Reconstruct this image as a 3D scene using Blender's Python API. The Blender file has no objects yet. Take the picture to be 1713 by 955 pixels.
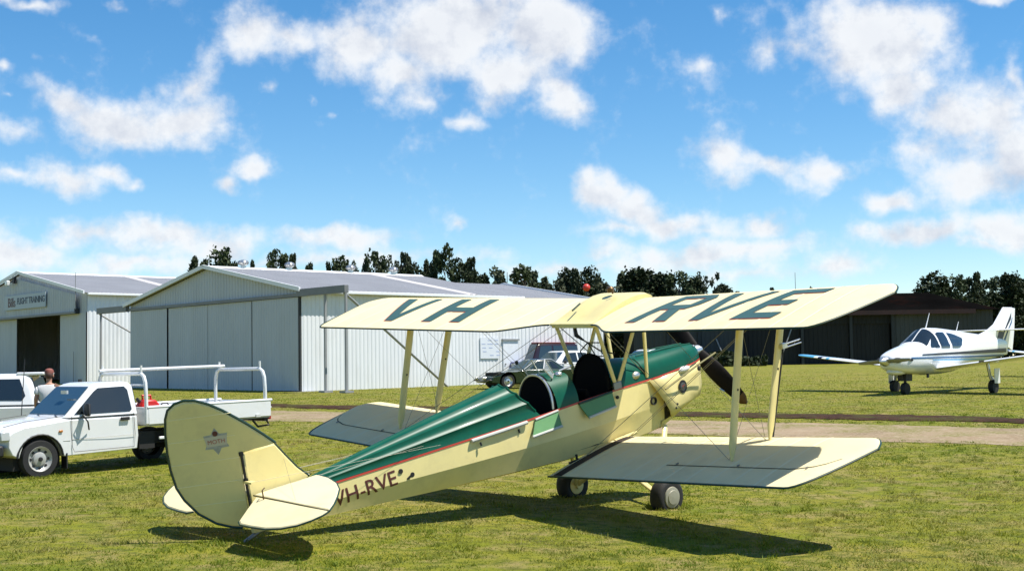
import bpy, bmesh, math, random
import numpy as np
from mathutils import Vector, Matrix, Euler
R = math.radians
PI = math.pi
random.seed(11); rng = np.random.default_rng(11)
sc = bpy.context.scene
COL = sc.collection

# ------------------------------------------------------------------ camera
cam = bpy.data.objects.new('camera', bpy.data.cameras.new('camera'))
COL.objects.link(cam); sc.camera = cam
EYE, PITCH, ROLL = 1.6815, 0.05987, 0.01589
cam.data.sensor_width = 36.0
cam.data.lens = 36.0 * 2234.0 / 1713.0
cam.data.clip_start = 0.1; cam.data.clip_end = 5000
_f = Vector((0, math.cos(PITCH), math.sin(PITCH))); _u = Vector((0, -math.sin(PITCH), math.cos(PITCH))); _r = Vector((1, 0, 0))
_r2 = _r * math.cos(ROLL) - _u * math.sin(ROLL); _u2 = _r * math.sin(ROLL) + _u * math.cos(ROLL)
M = Matrix((_r2, _u2, -_f)).transposed().to_4x4(); M.translation = (0, 0, EYE)
cam.matrix_world = M

# ------------------------------------------------------------------ light
SUN_EL, SUN_AZ = 63.5, 99.0            # azimuth clockwise from +Y
sun = bpy.data.objects.new('sun', bpy.data.lights.new('sun', 'SUN'))
COL.objects.link(sun)
sun.data.energy = 5.0; sun.data.angle = R(0.53); sun.data.color = (1.0, 0.95, 0.86)
sd = Vector((math.sin(R(SUN_AZ)) * math.cos(R(SUN_EL)), math.cos(R(SUN_AZ)) * math.cos(R(SUN_EL)), math.sin(R(SUN_EL))))
sun.rotation_euler = sd.to_track_quat('Z', 'Y').to_euler()
sun.location = sd * 60
sc.view_settings.view_transform = 'Standard'; sc.view_settings.look = 'None'
sc.view_settings.exposure = 0.6; sc.view_settings.gamma = 1.0
try: sc.view_settings.use_curve_mapping = False
except Exception: pass
sc.cycles.max_bounces = 6; sc.cycles.transparent_max_bounces = 12
sc.cycles.caustics_reflective = False; sc.cycles.caustics_refractive = False

# ------------------------------------------------------------------ sky with cumulus
w = bpy.data.worlds.new('World'); sc.world = w; w.use_nodes = True
nt = w.node_tree; N = nt.nodes; L = nt.links
for n in list(N): N.remove(n)
def nd(t, **k):
    n = N.new(t)
    for a, b in k.items(): setattr(n, a, b)
    return n
def math_(op, a=None, b=None, c=None, clamp=False):
    n = N.new('ShaderNodeMath'); n.operation = op; n.use_clamp = clamp
    for i, v in enumerate((a, b, c)):
        if v is None: continue
        if isinstance(v, (int, float)): n.inputs[i].default_value = v
        else: L.new(v, n.inputs[i])
    return n.outputs[0]
def sstep(v, lo, hi):
    n = N.new('ShaderNodeMapRange'); n.interpolation_type = 'SMOOTHSTEP'
    L.new(v, n.inputs['Value'])
    for k, x in (('From Min', lo), ('From Max', hi)):
        if isinstance(x, (int, float)): n.inputs[k].default_value = x
        else: L.new(x, n.inputs[k])
    return n.outputs['Result']
sky = nd('ShaderNodeTexSky', sky_type='NISHITA', sun_disc=False, sun_elevation=R(SUN_EL), sun_rotation=R(SUN_AZ), altitude=10, air_density=0.9, dust_density=0.0, ozone_density=3.0)
tc = nd('ShaderNodeTexCoord')
sep = nd('ShaderNodeSeparateXYZ'); L.new(tc.outputs['Generated'], sep.inputs[0])
az = math_('ARCTAN2', sep.outputs[0], sep.outputs[1]); el = math_('ARCSINE', sep.outputs[2])
base = nd('ShaderNodeCombineXYZ'); L.new(az, base.inputs[0]); L.new(el, base.inputs[1])
def ray(px, py):
    xi, yi = px - 856.5, py - 477.5
    c, s = math.cos(ROLL), math.sin(ROLL)
    u = xi * c - yi * s; v = xi * s + yi * c
    x, z = u / 2234.0, -v / 2234.0
    return Vector((x, math.cos(PITCH) - z * math.sin(PITCH), math.sin(PITCH) + z * math.cos(PITCH))).normalized()
# each cumulus clump: direction of its middle (given in the photograph's field), half width, half height, tilt, weight
CL = [(100,160,78,34,-28,1),(200,208,120,48,-8,1.15),(305,205,90,55,5,1.1),(322,150,62,48,30,.8),(345,90,40,42,40,.6),(170,195,60,40,-20,.8),(360,222,40,22,-10,.7),
 (50,3,70,14,0,.8),(195,2,36,14,-10,.7),(52,88,24,16,0,.55),(105,92,34,26,0,.45),(2,95,24,16,0,.8),(150,50,40,16,-25,.35),
 (32,215,56,34,0,.8),(4,152,18,10,0,.5),(105,290,78,38,0,1),(178,285,62,24,-22,1),(18,292,46,26,0,.75),(235,303,32,17,0,.7),
 (425,273,40,22,0,1),(378,304,28,20,0,.85),(276,298,14,12,0,.35),
 (150,385,90,34,0,1),(270,398,140,40,0,1),(370,402,90,38,0,1.1),(20,418,90,42,0,1.05),(220,440,140,22,0,.9),(590,405,120,30,0,.95),(520,405,80,26,0,.85),(480,442,500,22,0,.75),(800,430,110,30,0,.65),
 (425,45,78,58,0,1.1),(485,62,66,42,0,1),(400,75,50,34,20,.8),(610,70,100,66,0,1.15),(760,50,170,84,0,1.35),(905,55,115,88,0,1.25),(850,125,110,58,0,1.05),(680,120,80,60,0,1.05),(702,165,50,34,-20,.85),(772,190,52,20,-15,.8),(935,160,72,40,-28,1),(562,100,50,44,0,.8),(980,40,40,40,0,.8),
 (450,150,24,26,0,.65),(515,160,16,13,0,.6),(555,172,18,12,0,.5),(610,170,40,20,0,.35),(762,373,26,19,0,.75),(730,260,20,12,0,.2),
 (1282,85,50,42,-20,.75),(1335,90,45,48,-20,.75),(1155,98,42,30,-20,.6),(1190,15,22,34,0,.55),(1125,40,60,26,-10,.3),
 (1478,70,118,92,0,1.3),(1510,150,76,64,-20,1.1),(1420,40,60,60,0,.9),(1560,60,46,80,0,.9),(1390,60,30,40,0,.6),
 (1600,200,110,70,0,1),(1660,200,80,90,0,1.05),(1640,285,110,64,0,1.1),(1700,260,70,100,0,1.05),(1550,245,90,50,0,.8),(1700,130,24,60,0,.8),(1650,2,50,14,0,.9),
 (1205,262,74,42,-22,.95),(1285,288,90,28,-8,.9),(1225,305,50,30,0,.7),(1378,293,62,34,0,1),(1490,322,54,26,0,.95),(1420,270,70,24,0,.5),
 (1010,318,62,44,-10,1.15),(1060,345,86,40,-18,1.2),(1120,372,100,34,-10,1.1),(1050,380,110,18,0,.8),(1268,380,78,30,0,1),(1200,392,80,18,0,.7),
 (1540,385,140,32,0,1.05),(1675,382,90,40,0,1.1),(1650,410,90,16,0,.8),
 (1170,430,220,34,0,1),(1000,425,80,36,0,.8),(960,455,320,26,0,.75),(1400,450,110,30,0,.8),(1290,418,110,26,0,.85),(1250,465,300,24,0,.7),
 (-250,300,150,60,0,1.1),(-420,120,220,90,10,1.2),(-300,-150,260,90,0,1.2),(300,-220,260,90,0,1.1),(900,-140,260,90,0,1.2),(1500,-180,200,80,0,1.1),(1950,150,160,100,0,1.2),(2100,380,260,50,0,1.1),(2350,200,200,90,0,1.1),(-600,420,400,45,0,1.1),(700,-500,400,120,0,1.1),(1700,-520,300,120,0,1.1),(-200,-550,300,130,0,1.1)]
def noise(vec, scale, detail, rough=.55, lac=2.0, off=0.0):
    n = nd('ShaderNodeTexNoise', noise_dimensions='3D'); n.inputs['Scale'].default_value = scale; n.inputs['Detail'].default_value = detail
    n.inputs['Roughness'].default_value = rough; n.inputs['Lacunarity'].default_value = lac
    if off:
        a = nd('ShaderNodeVectorMath', operation='ADD'); L.new(vec, a.inputs[0]); a.inputs[1].default_value = (off, off * .7, off * 1.3); vec = a.outputs[0]
    L.new(vec, n.inputs['Vector']); return n
wn = noise(base.outputs[0], 16, 4, .6)
wsub = nd('ShaderNodeVectorMath', operation='SUBTRACT'); L.new(wn.outputs['Color'], wsub.inputs[0]); wsub.inputs[1].default_value = (.5, .5, .5)
wsc = nd('ShaderNodeVectorMath', operation='SCALE'); L.new(wsub.outputs[0], wsc.inputs[0]); wsc.inputs['Scale'].default_value = .045
wadd = nd('ShaderNodeVectorMath', operation='ADD'); L.new(base.outputs[0], wadd.inputs[0]); L.new(wsc.outputs[0], wadd.inputs[1])
def field(vec):
    tot = None
    for (px, py, rx, ry, rot, wt) in CL:
        d = ray(px, py)
        a = math.atan2(d.x, d.y); e = math.asin(d.z)
        mp = nd('ShaderNodeMapping', vector_type='TEXTURE'); L.new(vec, mp.inputs['Vector'])
        mp.inputs['Location'].default_value = (a, e, 0); mp.inputs['Rotation'].default_value = (0, 0, R(rot) + ROLL); mp.inputs['Scale'].default_value = (rx * 1.42 / 2234 / math.cos(e), ry * 1.42 / 2234, 1)
        g = nd('ShaderNodeTexGradient', gradient_type='SPHERICAL'); L.new(mp.outputs[0], g.inputs[0])
        v = math_('MULTIPLY', g.outputs['Fac'], wt)
        if tot is None: tot = v
        else:
            s = nd('ShaderNodeMath', operation='SMOOTH_MAX'); L.new(tot, s.inputs[0]); L.new(v, s.inputs[1]); s.inputs[2].default_value = .25; tot = s.outputs[0]
    return tot
F = field(wadd.outputs[0])
n1 = noise(base.outputs[0], 22, 9, .62); n2 = noise(base.outputs[0], 60, 6, .6, off=3.1)
# the sky outside the photographed field carries the same kind of broken cumulus
gen = noise(tc.outputs['Generated'], 3.2, 7, .58, off=9.0)
aw = math_('ABSOLUTE', az)
outm = math_('MAXIMUM', sstep(aw, .62, .85), sstep(el, .42, .60))
Fo = math_('MULTIPLY', math_('MULTIPLY', sstep(gen.outputs[0], .50, .72), .7), outm)
F = math_('MAXIMUM', F, Fo)
dens0 = math_('ADD', F, math_('MULTIPLY', math_('SUBTRACT', n1.outputs[0], .5), 1.2))
dens0 = math_('ADD', dens0, math_('MULTIPLY', math_('SUBTRACT', n2.outputs[0], .5), .5))
dens = sstep(dens0, .24, .92)
# no cloud where there is no clump at all
dens = math_('MULTIPLY', dens, sstep(F, .04, .2))
# soft grey on the thick middles and undersides
up = nd('ShaderNodeVectorMath', operation='ADD'); L.new(base.outputs[0], up.inputs[0]); up.inputs[1].default_value = (.012, .02, 0)
n3 = noise(up.outputs[0], 22, 6, .62)
lit = math_('ADD', math_('MULTIPLY', math_('SUBTRACT', n1.outputs[0], n3.outputs[0]), 2.4), .84, clamp=True)
thick = sstep(dens0, .55, 1.25)
lit = math_('SUBTRACT', lit, math_('MULTIPLY', thick, .22), clamp=True)
ccol = nd('ShaderNodeMix', data_type='RGBA'); ccol.inputs[6].default_value = (5.0, 5.4, 6.3, 1); ccol.inputs[7].default_value = (8.3, 8.45, 8.6, 1); L.new(lit, ccol.inputs[0])
hs = nd('ShaderNodeHueSaturation'); hs.inputs['Saturation'].default_value = 1.3; hs.inputs['Hue'].default_value = .496; hs.inputs['Value'].default_value = 1.3; L.new(sky.outputs[0], hs.inputs['Color'])
mix = nd('ShaderNodeMix', data_type='RGBA'); L.new(math_('MULTIPLY', dens, .95), mix.inputs[0]); L.new(hs.outputs[0], mix.inputs[6]); L.new(ccol.outputs[2], mix.inputs[7])
bg = nd('ShaderNodeBackground'); bg.inputs['Strength'].default_value = .078; L.new(mix.outputs[2], bg.inputs['Color'])
ow = nd('ShaderNodeOutputWorld'); L.new(bg.outputs[0], ow.inputs['Surface'])

# ------------------------------------------------------------------ helpers
def tag(o, label=None, cat=None, group=None, kind=None):
    if label: o['label'] = label
    if cat: o['category'] = cat
    if group: o['group'] = group
    if kind: o['kind'] = kind
    return o
def thing(name, label, cat, loc=(0, 0, 0), rotz=0.0, group=None, scale=1.0, matrix=None):
    o = bpy.data.objects.new(name, None); COL.objects.link(o)
    if matrix is not None: o.matrix_world = matrix
    else:
        o.location = loc; o.rotation_euler = (0, 0, rotz); o.scale = (scale,) * 3
    o.empty_display_size = .2
    return tag(o, label, cat, group)
def children_of(o): return [c for c in bpy.data.objects if c.parent is o]
def dup_tree(o, parent=None):
    c = o.copy(); COL.objects.link(c)
    if parent is not None: c.parent = parent; c.matrix_parent_inverse = Matrix()
    for ch in children_of(o): dup_tree(ch, c)
    return c
class MB:
    def __init__(s): s.v = []; s.f = []; s.m = []
    def add(s, vs, fs, m=0):
        o = len(s.v); s.v += [tuple(x) for x in vs]; s.f += [tuple(i + o for i in f) for f in fs]; s.m += [m] * len(fs); return s
    def box(s, c, d, rot=None, m=0):
        vs = []
        for x in (-.5, .5):
            for y in (-.5, .5):
                for z in (-.5, .5):
                    p = Vector((x * d[0], y * d[1], z * d[2]))
                    if rot is not None: p = rot @ p
                    vs.append(p + Vector(c))
        return s.add(vs, [(0, 1, 3, 2), (4, 6, 7, 5), (0, 4, 5, 1), (2, 3, 7, 6), (0, 2, 6, 4), (1, 5, 7, 3)], m)
    def tube(s, pts, r, n=8, m=0, caps=True, flat=None):
        pts = [Vector(p) for p in pts]; k = len(pts)
        rs = r if isinstance(r, (list, tuple)) else [r] * k
        up = None; vs = []
        for i, p in enumerate(pts):
            t = (pts[min(i + 1, k - 1)] - pts[max(i - 1, 0)]).normalized()
            if up is None: up = Vector((0, 0, 1)) if abs(t.z) < .9 else Vector((1, 0, 0))
            a = t.cross(up).normalized(); b = a.cross(t).normalized(); up = b
            for j in range(n):
                q = 2 * PI * j / n
                vs.append(p + (a * math.cos(q) + b * math.sin(q)) * rs[i])
        fs = [(i * n + j, i * n + (j + 1) % n, (i + 1) * n + (j + 1) % n, (i + 1) * n + j) for i in range(k - 1) for j in range(n)]
        if caps: fs += [tuple(range(n))[::-1], tuple((k - 1) * n + j for j in range(n))]
        return s.add(vs, fs, m)
    def blade(s, p0, p1, chord_dir, c, t, taper=(.25, .25), cut=(.12, .12), m=0, n=12):
        # streamlined strut of oval section, tapering at both ends
        p0, p1 = Vector(p0), Vector(p1); ax = (p1 - p0).normalized(); cd = Vector(chord_dir); cd = (cd - ax * cd.dot(ax)).normalized(); td = ax.cross(cd)
        Ln = (p1 - p0).length; st = [(0, taper[0]), (cut[0], 1), (.5, 1), (1 - cut[1], 1), (1, taper[1])]; vs = []
        for u, sc_ in st:
            for j in range(n):
                q = 2 * PI * j / n
                vs.append(p0 + ax * Ln * u + cd * math.cos(q) * c / 2 * sc_ + td * math.sin(q) * t / 2 * max(sc_, .6))
        k = len(st); fs = [(i * n + j, i * n + (j + 1) % n, (i + 1) * n + (j + 1) % n, (i + 1) * n + j) for i in range(k - 1) for j in range(n)]
        fs += [tuple(range(n))[::-1], tuple((k - 1) * n + j for j in range(n))]
        return s.add(vs, fs, m)
    def loft(s, secs, closed=True, cap0=False, cap1=False, m=0):
        n = len(secs[0]); vs = [p for q in secs for p in q]; fs = []
        for i in range(len(secs) - 1):
            for j in range(n if closed else n - 1):
                fs.append((i * n + j, i * n + (j + 1) % n, (i + 1) * n + (j + 1) % n, (i + 1) * n + j))
        if cap0: fs.append(tuple(range(n))[::-1])
        if cap1: fs.append(tuple((len(secs) - 1) * n + j for j in range(n)))
        return s.add(vs, fs, m)
    def lathe(s, prof, c, axis, n=24, m=0, caps=True):
        # prof: (radius, along)
        ax = Vector(axis).normalized(); a = ax.orthogonal().normalized(); b = ax.cross(a); c = Vector(c)
        secs = [[c + ax * h + (a * math.cos(2 * PI * j / n) + b * math.sin(2 * PI * j / n)) * max(r, 1e-4) for j in range(n)] for r, h in prof]
        return s.loft(secs, True, caps, caps, m)
    def prism(s, poly, y0, y1, plane='xz', m=0):
        # outline extruded between two offsets
        def P(a, b, o): return (a, o, b) if plane == 'xz' else ((a, b, o) if plane == 'xy' else (o, a, b))
        n = len(poly); vs = [P(a, b, y0) for a, b in poly] + [P(a, b, y1) for a, b in poly]
        fs = [tuple(range(n)), tuple(range(2 * n - 1, n - 1, -1))] + [(j, j + n, (j + 1) % n + n, (j + 1) % n) for j in range(n)]
        return s.add(vs, fs, m)
    def ball(s, c, r, n=12, k=8, m=0):
        r = r if isinstance(r, (list, tuple)) else (r, r, r)
        secs = [[(c[0] + r[0] * math.sin(PI * i / k) * math.cos(2 * PI * j / n), c[1] + r[1] * math.sin(PI * i / k) * math.sin(2 * PI * j / n), c[2] + r[2] * math.cos(PI * i / k)) for j in range(n)] for i in range(1, k)]
        o = len(s.v); s.loft(secs, True, True, True, m); return s
    def build(s, name, mats, parent=None, smooth=35, bevel=0, seg=2, fix=True):
        me = bpy.data.meshes.new(name); me.from_pydata(s.v, [], s.f)
        mats = mats if isinstance(mats, (list, tuple)) else [mats]
        for m in mats: me.materials.append(m)
        if len(mats) > 1: me.polygons.foreach_set('material_index', s.m)
        if fix:
            bm = bmesh.new(); bm.from_mesh(me); bmesh.ops.recalc_face_normals(bm, faces=bm.faces); bm.to_mesh(me); bm.free()
        if smooth:
            me.polygons.foreach_set('use_smooth', [True] * len(me.polygons)); me.set_sharp_from_angle(angle=R(smooth))
        me.update()
        o = bpy.data.objects.new(name, me); COL.objects.link(o)
        if parent is not None: o.parent = parent
        if bevel:
            b = o.modifiers.new('bevel', 'BEVEL'); b.width = bevel; b.segments = seg; b.limit_method = 'ANGLE'; b.angle_limit = R(30)
            b.harden_normals = False
        return o
def text_mesh(name, txt, size, mat, matrix, parent=None, extrude=.001, spacing=1.0, weight=0.0):
    cu = bpy.data.curves.new(name, 'FONT'); cu.body = txt; cu.size = size; cu.extrude = extrude; cu.align_x = 'CENTER'; cu.align_y = 'CENTER'; cu.space_character = spacing; cu.offset = weight; cu.resolution_u = 3
    t = bpy.data.objects.new(name, cu); COL.objects.link(t)
    dg = bpy.context.evaluated_depsgraph_get(); me = bpy.data.meshes.new_from_object(t.evaluated_get(dg)); bpy.data.objects.remove(t)
    me.materials.clear(); me.materials.append(mat); me.transform(matrix)
    o = bpy.data.objects.new(name, me); COL.objects.link(o)
    if parent is not None: o.parent = parent
    return o

# ------------------------------------------------------------------ materials
def mat(name, col, rough=.5, metal=0.0, var=.0, vscale=3.0, bump=0.0, bscale=40.0, spec=None, coat=0.0, trans=0.0, alpha=1.0, dirt=None, stretch=None):
    m = bpy.data.materials.new(name); m.use_nodes = True; t = m.node_tree; b = t.nodes['Principled BSDF']
    b.inputs['Base Color'].default_value = (*col, 1); b.inputs['Roughness'].default_value = rough; b.inputs['Metallic'].default_value = metal
    if spec is not None: b.inputs['Specular IOR Level'].default_value = spec
    if coat: b.inputs['Coat Weight'].default_value = coat; b.inputs['Coat Roughness'].default_value = .06
    if trans: b.inputs['Transmission Weight'].default_value = trans
    if alpha < 1: b.inputs['Alpha'].default_value = alpha
    if var or dirt or bump:
        co = t.nodes.new('ShaderNodeTexCoord'); vec = co.outputs['Object']
        if stretch:
            mp = t.nodes.new('ShaderNodeMapping'); mp.inputs['Scale'].default_value = stretch; t.links.new(vec, mp.inputs[0]); vec = mp.outputs[0]
    out = None
    if var:
        n = t.nodes.new('ShaderNodeTexNoise'); n.inputs['Scale'].default_value = vscale; n.inputs['Detail'].default_value = 6; n.inputs['Roughness'].default_value = .62
        t.links.new(vec, n.inputs['Vector'])
        r = t.nodes.new('ShaderNodeMapRange'); r.inputs['From Min'].default_value = .3; r.inputs['From Max'].default_value = .7; r.inputs['To Min'].default_value = 1 - var; r.inputs['To Max'].default_value = 1 + var
        t.links.new(n.outputs[0], r.inputs[0])
        x = t.nodes.new('ShaderNodeVectorMath'); x.operation = 'SCALE'; x.inputs[0].default_value = col; t.links.new(r.outputs[0], x.inputs['Scale'])
        out = x.outputs[0]; t.links.new(out, b.inputs['Base Color'])
    if dirt:
        dcol, amt, dsc = dirt
        n = t.nodes.new('ShaderNodeTexNoise'); n.inputs['Scale'].default_value = dsc; n.inputs['Detail'].default_value = 8; n.inputs['Roughness'].default_value = .7; t.links.new(vec, n.inputs['Vector'])
        r = t.nodes.new('ShaderNodeMapRange'); r.inputs['From Min'].default_value = .52; r.inputs['From Max'].default_value = .75; r.inputs['To Max'].default_value = amt; t.links.new(n.outputs[0], r.inputs[0])
        mx = t.nodes.new('ShaderNodeMix'); mx.data_type = 'RGBA'; t.links.new(r.outputs[0], mx.inputs[0])
        if out is not None: t.links.new(out, mx.inputs[6])
        else: mx.inputs[6].default_value = (*col, 1)
        mx.inputs[7].default_value = (*dcol, 1); t.links.new(mx.outputs[2], b.inputs['Base Color'])
    if bump:
        n = t.nodes.new('ShaderNodeTexNoise'); n.inputs['Scale'].default_value = bscale; n.inputs['Detail'].default_value = 5; t.links.new(vec, n.inputs['Vector'])
        bp = t.nodes.new('ShaderNodeBump'); bp.inputs['Strength'].default_value = bump; bp.inputs['Distance'].default_value = .01; t.links.new(n.outputs[0], bp.inputs['Height']); t.links.new(bp.outputs[0], b.inputs['Normal'])
    return m
CREAM = mat('cream_dope', (.74, .63, .28), .38, var=.05, vscale=2.2, bump=.05, bscale=14, dirt=((.45, .38, .20), .35, 3.0), coat=.15)
CREAMW = mat('cream_wing_fabric', (.88, .79, .50), .62, var=.05, vscale=1.6, dirt=((.50, .44, .27), .35, 2.4), spec=.2)
def thin_cloth(m, col, amt):
    # doped linen lets some sun through
    t = m.node_tree; b = t.nodes['Principled BSDF']; tr = t.nodes.new('ShaderNodeBsdfTranslucent'); tr.inputs[0].default_value = (*col, 1); ms = t.nodes.new('ShaderNodeMixShader'); ms.inputs[0].default_value = amt
    t.links.new(b.outputs[0], ms.inputs[1]); t.links.new(tr.outputs[0], ms.inputs[2]); t.links.new(ms.outputs[0], t.nodes['Material Output'].inputs['Surface'])
thin_cloth(CREAMW, (.90, .74, .36), .24)
GREENP = mat('racing_green_paint', (.002, .078, .045), .40, var=.18, vscale=4, coat=.04, spec=.25, bump=.03, bscale=10)
GREENI = mat('mid_green_panel', (.10, .25, .095), .5, var=.08, vscale=6)
TRIM = mat('dark_green_trim', (.008, .035, .022), .4)
REDP = mat('red_stripe', (.50, .05, .03), .4)
LETG = mat('letter_green', (.034, .092, .084), .5, var=.12, vscale=5)
LETB = mat('letter_maroon', (.10, .025, .02), .5)
BLACK = mat('black_leather', (.004, .004, .0045), .85, spec=.08)
DARK = mat('dark_interior', (.014, .013, .012), .8)
WALK = mat('wing_walk_black', (.022, .012, .011), .8, var=.2, vscale=14)
RUB = mat('tyre_rubber', (.014, .014, .015), .75, var=.25, vscale=9, bump=.2, bscale=60)
ALU = mat('bare_aluminium', (.62, .62, .60), .32, metal=.85, var=.08, vscale=8)
STEEL = mat('dull_steel', (.28, .28, .28), .45, metal=.8)
WIRE = mat('flying_wire_steel', (.20, .19, .15), .5, metal=.2)
WOOD = mat('propeller_wood', (.006, .0045, .004), .65, var=.3, vscale=6, spec=.15, stretch=(1, 6, 6))
TAPE = mat('pale_rib_tape', (.84, .77, .46), .5)
BRASS = mat('brass_tip', (.13, .075, .03), .4, metal=.6)
WHITEP = mat('white_car_paint', (.70, .71, .71), .25, var=.03, vscale=2, coat=.5, dirt=((.42, .38, .30), .22, 2.2))
WHITEG = mat('white_aircraft_paint', (.78, .79, .80), .22, coat=.6, var=.02, vscale=3, dirt=((.5, .5, .46), .15, 3))
GLASS = mat('dark_glass', (.015, .02, .022), .05, spec=.9, coat=.3)
GLASSB = mat('blue_tint_glass', (.03, .06, .085), .06, spec=.9, coat=.3)
CLEAR = mat('clear_screen', (.85, .9, .9), .03, alpha=.22, spec=.8)
PLAS = mat('black_plastic', (.015, .015, .016), .55)
RED = mat('red_plastic', (.55, .02, .015), .4)
# ------------------------------------------------------------------ ground
def sp(t): return np.logaddexp(0, t)
def gz(x, y):
    x = np.asarray(x, float); y = np.asarray(y, float)
    z = .021 * (y - 13) - .008 * 4 * sp((y - 42) / 4) - .013 * 10 * sp((y - 130) / 10) + .021 * 10 * sp((-20 - y) / 10)
    z = z + .022 * np.exp(-(x ** 2 + (y - 13) ** 2) / 60) - .023 * (x + 2.67) * np.exp(-(x ** 2 + (y - 15) ** 2) / 50) - .16 * np.exp(-((x + 7.5) ** 2 + (y - 22) ** 2) / 24.5)
    return z
def G(x, y): return float(gz(x, y))
def grid_mesh(name, xs, ys, mt, dz=0.0):
    X, Y = np.meshgrid(xs, ys); Z = gz(X, Y) + dz
    v = np.stack([X.ravel(), Y.ravel(), Z.ravel()], 1); nx, ny = len(xs), len(ys)
    i = np.arange(ny - 1)[:, None] * nx + np.arange(nx - 1)[None]; f = np.stack([i, i + 1, i + nx + 1, i + nx], -1).reshape(-1, 4)
    me = bpy.data.meshes.new(name); me.from_pydata(v.tolist(), [], f.tolist()); me.materials.append(mt)
    me.polygons.foreach_set('use_smooth', [True] * len(f)); me.update()
    o = bpy.data.objects.new(name, me); COL.objects.link(o); return o
def ground_mat(name, cols, scales, bump=.4, far=None):
    m = bpy.data.materials.new(name); m.use_nodes = True; t = m.node_tree; b = t.nodes['Principled BSDF']; b.inputs['Roughness'].default_value = .9; b.inputs['Specular IOR Level'].default_value = .15
    co = t.nodes.new('ShaderNodeTexCoord'); cur = None
    for k, (c, s_) in enumerate(zip(cols, scales)):
        if k == 0:
            rgb = t.nodes.new('ShaderNodeRGB'); rgb.outputs[0].default_value = (*c, 1); cur = rgb.outputs[0]; continue
        n = t.nodes.new('ShaderNodeTexNoise'); n.inputs['Scale'].default_value = s_; n.inputs['Detail'].default_value = 7; n.inputs['Roughness'].default_value = .65
        a = t.nodes.new('ShaderNodeMapping'); a.inputs['Location'].default_value = (k * 7.3, k * 3.1, 0); a.inputs['Scale'].default_value = (.25 if far and k in far else 1, 1, 1); a.inputs['Rotation'].default_value = (0, 0, .25 if far and k in far else 0); t.links.new(co.outputs['Object'], a.inputs[0]); t.links.new(a.outputs[0], n.inputs['Vector'])
        r = t.nodes.new('ShaderNodeMapRange'); r.inputs['From Min'].default_value = .47; r.inputs['From Max'].default_value = .63; t.links.new(n.outputs[0], r.inputs[0])
        mx = t.nodes.new('ShaderNodeMix'); mx.data_type = 'RGBA'; t.links.new(r.outputs[0], mx.inputs[0]); t.links.new(cur, mx.inputs[6]); mx.inputs[7].default_value = (*c, 1); cur = mx.outputs[2]
    t.links.new(cur, b.inputs['Base Color'])
    n = t.nodes.new('ShaderNodeTexNoise'); n.inputs['Scale'].default_value = 18; n.inputs['Detail'].default_value = 8; n.inputs['Roughness'].default_value = .75; t.links.new(co.outputs['Object'], n.inputs['Vector'])
    bp = t.nodes.new('ShaderNodeBump'); bp.inputs['Strength'].default_value = bump; bp.inputs['Distance'].default_value = .06; t.links.new(n.outputs[0], bp.inputs['Height']); t.links.new(bp.outputs[0], b.inputs['Normal'])
    return m
GRASSM = ground_mat('mown_grass_ground', [(.20, .20, .016), (.25, .215, .036), (.135, .165, .010), (.25, .205, .07), (.09, .105, .012)], [1, .30, .45, 1.9, 5.5], .6, far=(1, 2))
GRAVELM = ground_mat('gravel_track_surface', [(.27, .195, .12), (.33, .25, .165), (.19, .14, .08), (.17, .155, .045), (.34, .27, .18)], [1, 1.2, .6, .9, 14], .35)
SOILM = ground_mat('dark_turned_soil', [(.055, .025, .013), (.085, .042, .02), (.030, .014, .009), (.07, .07, .014)], [1, 2, 7, 1.1], .9)
u = np.linspace(-1, 1, 221); xs = 60 * u + 440 * u ** 5
v_ = np.linspace(0, 1, 260); ys = -60 + 170 * v_ + 700 * v_ ** 6
tag(grid_mesh('ground', xs, ys, GRASSM), kind='structure')

def strip(name, p0, p1, halfw, mt, dz, jag, kind='structure', n=420):
    p0, p1 = np.array(p0, float), np.array(p1, float); d = (p1 - p0) / np.linalg.norm(p1 - p0); nrm = np.array([-d[1], d[0]])
    s = np.linspace(0, np.linalg.norm(p1 - p0), n); r1 = np.cumsum(rng.normal(0, 1, n)); r2 = np.cumsum(rng.normal(0, 1, n))
    def sm(r):
        k = np.ones(9) / 9; q = np.convolve(r - np.convolve(r, np.ones(61) / 61, 'same'), k, 'same'); return q / (np.abs(q).max() + 1e-6)
    cols = 9; t = np.linspace(-1, 1, cols); vs = []
    for i in range(n):
        a, b = -halfw + jag * sm(r1)[i] if False else 0, 0
    e1 = halfw + jag * sm(r1) + rng.normal(0, jag * .18, n); e2 = halfw + jag * sm(r2) + rng.normal(0, jag * .18, n)
    for i in range(n):
        for tt in t:
            q = p0 + d * s[i] + nrm * (tt * (e1[i] if tt > 0 else e2[i])); vs.append((q[0], q[1], G(q[0], q[1]) + dz * (1 if abs(tt) < .99 else .35)))
    f = [(i * cols + j, i * cols + j + 1, (i + 1) * cols + j + 1, (i + 1) * cols + j) for i in range(n - 1) for j in range(cols - 1)]
    me = bpy.data.meshes.new(name); me.from_pydata(vs, [], f); me.materials.append(mt); me.polygons.foreach_set('use_smooth', [True] * len(f))
    o = bpy.data.objects.new(name, me); COL.objects.link(o); return tag(o, kind=kind)
RD = np.array([.83, -.56]); RN = np.array([.56, .83])
RC = np.array([-6.3, 35.2]); RC2 = np.array([9.5, 24.55]); RD = (RC2 - RC) / np.linalg.norm(RC2 - RC); RN = np.array([-RD[1], RD[0]])
strip('gravel_road', RC - RD * 45, RC + RD * 70, 1.9, GRAVELM, .018, .45)
strip('soil_strip', RC - RD * 6 + RN * 4.1, RC + RD * 70 + RN * 4.1, .78, SOILM, .04, .55)
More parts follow.
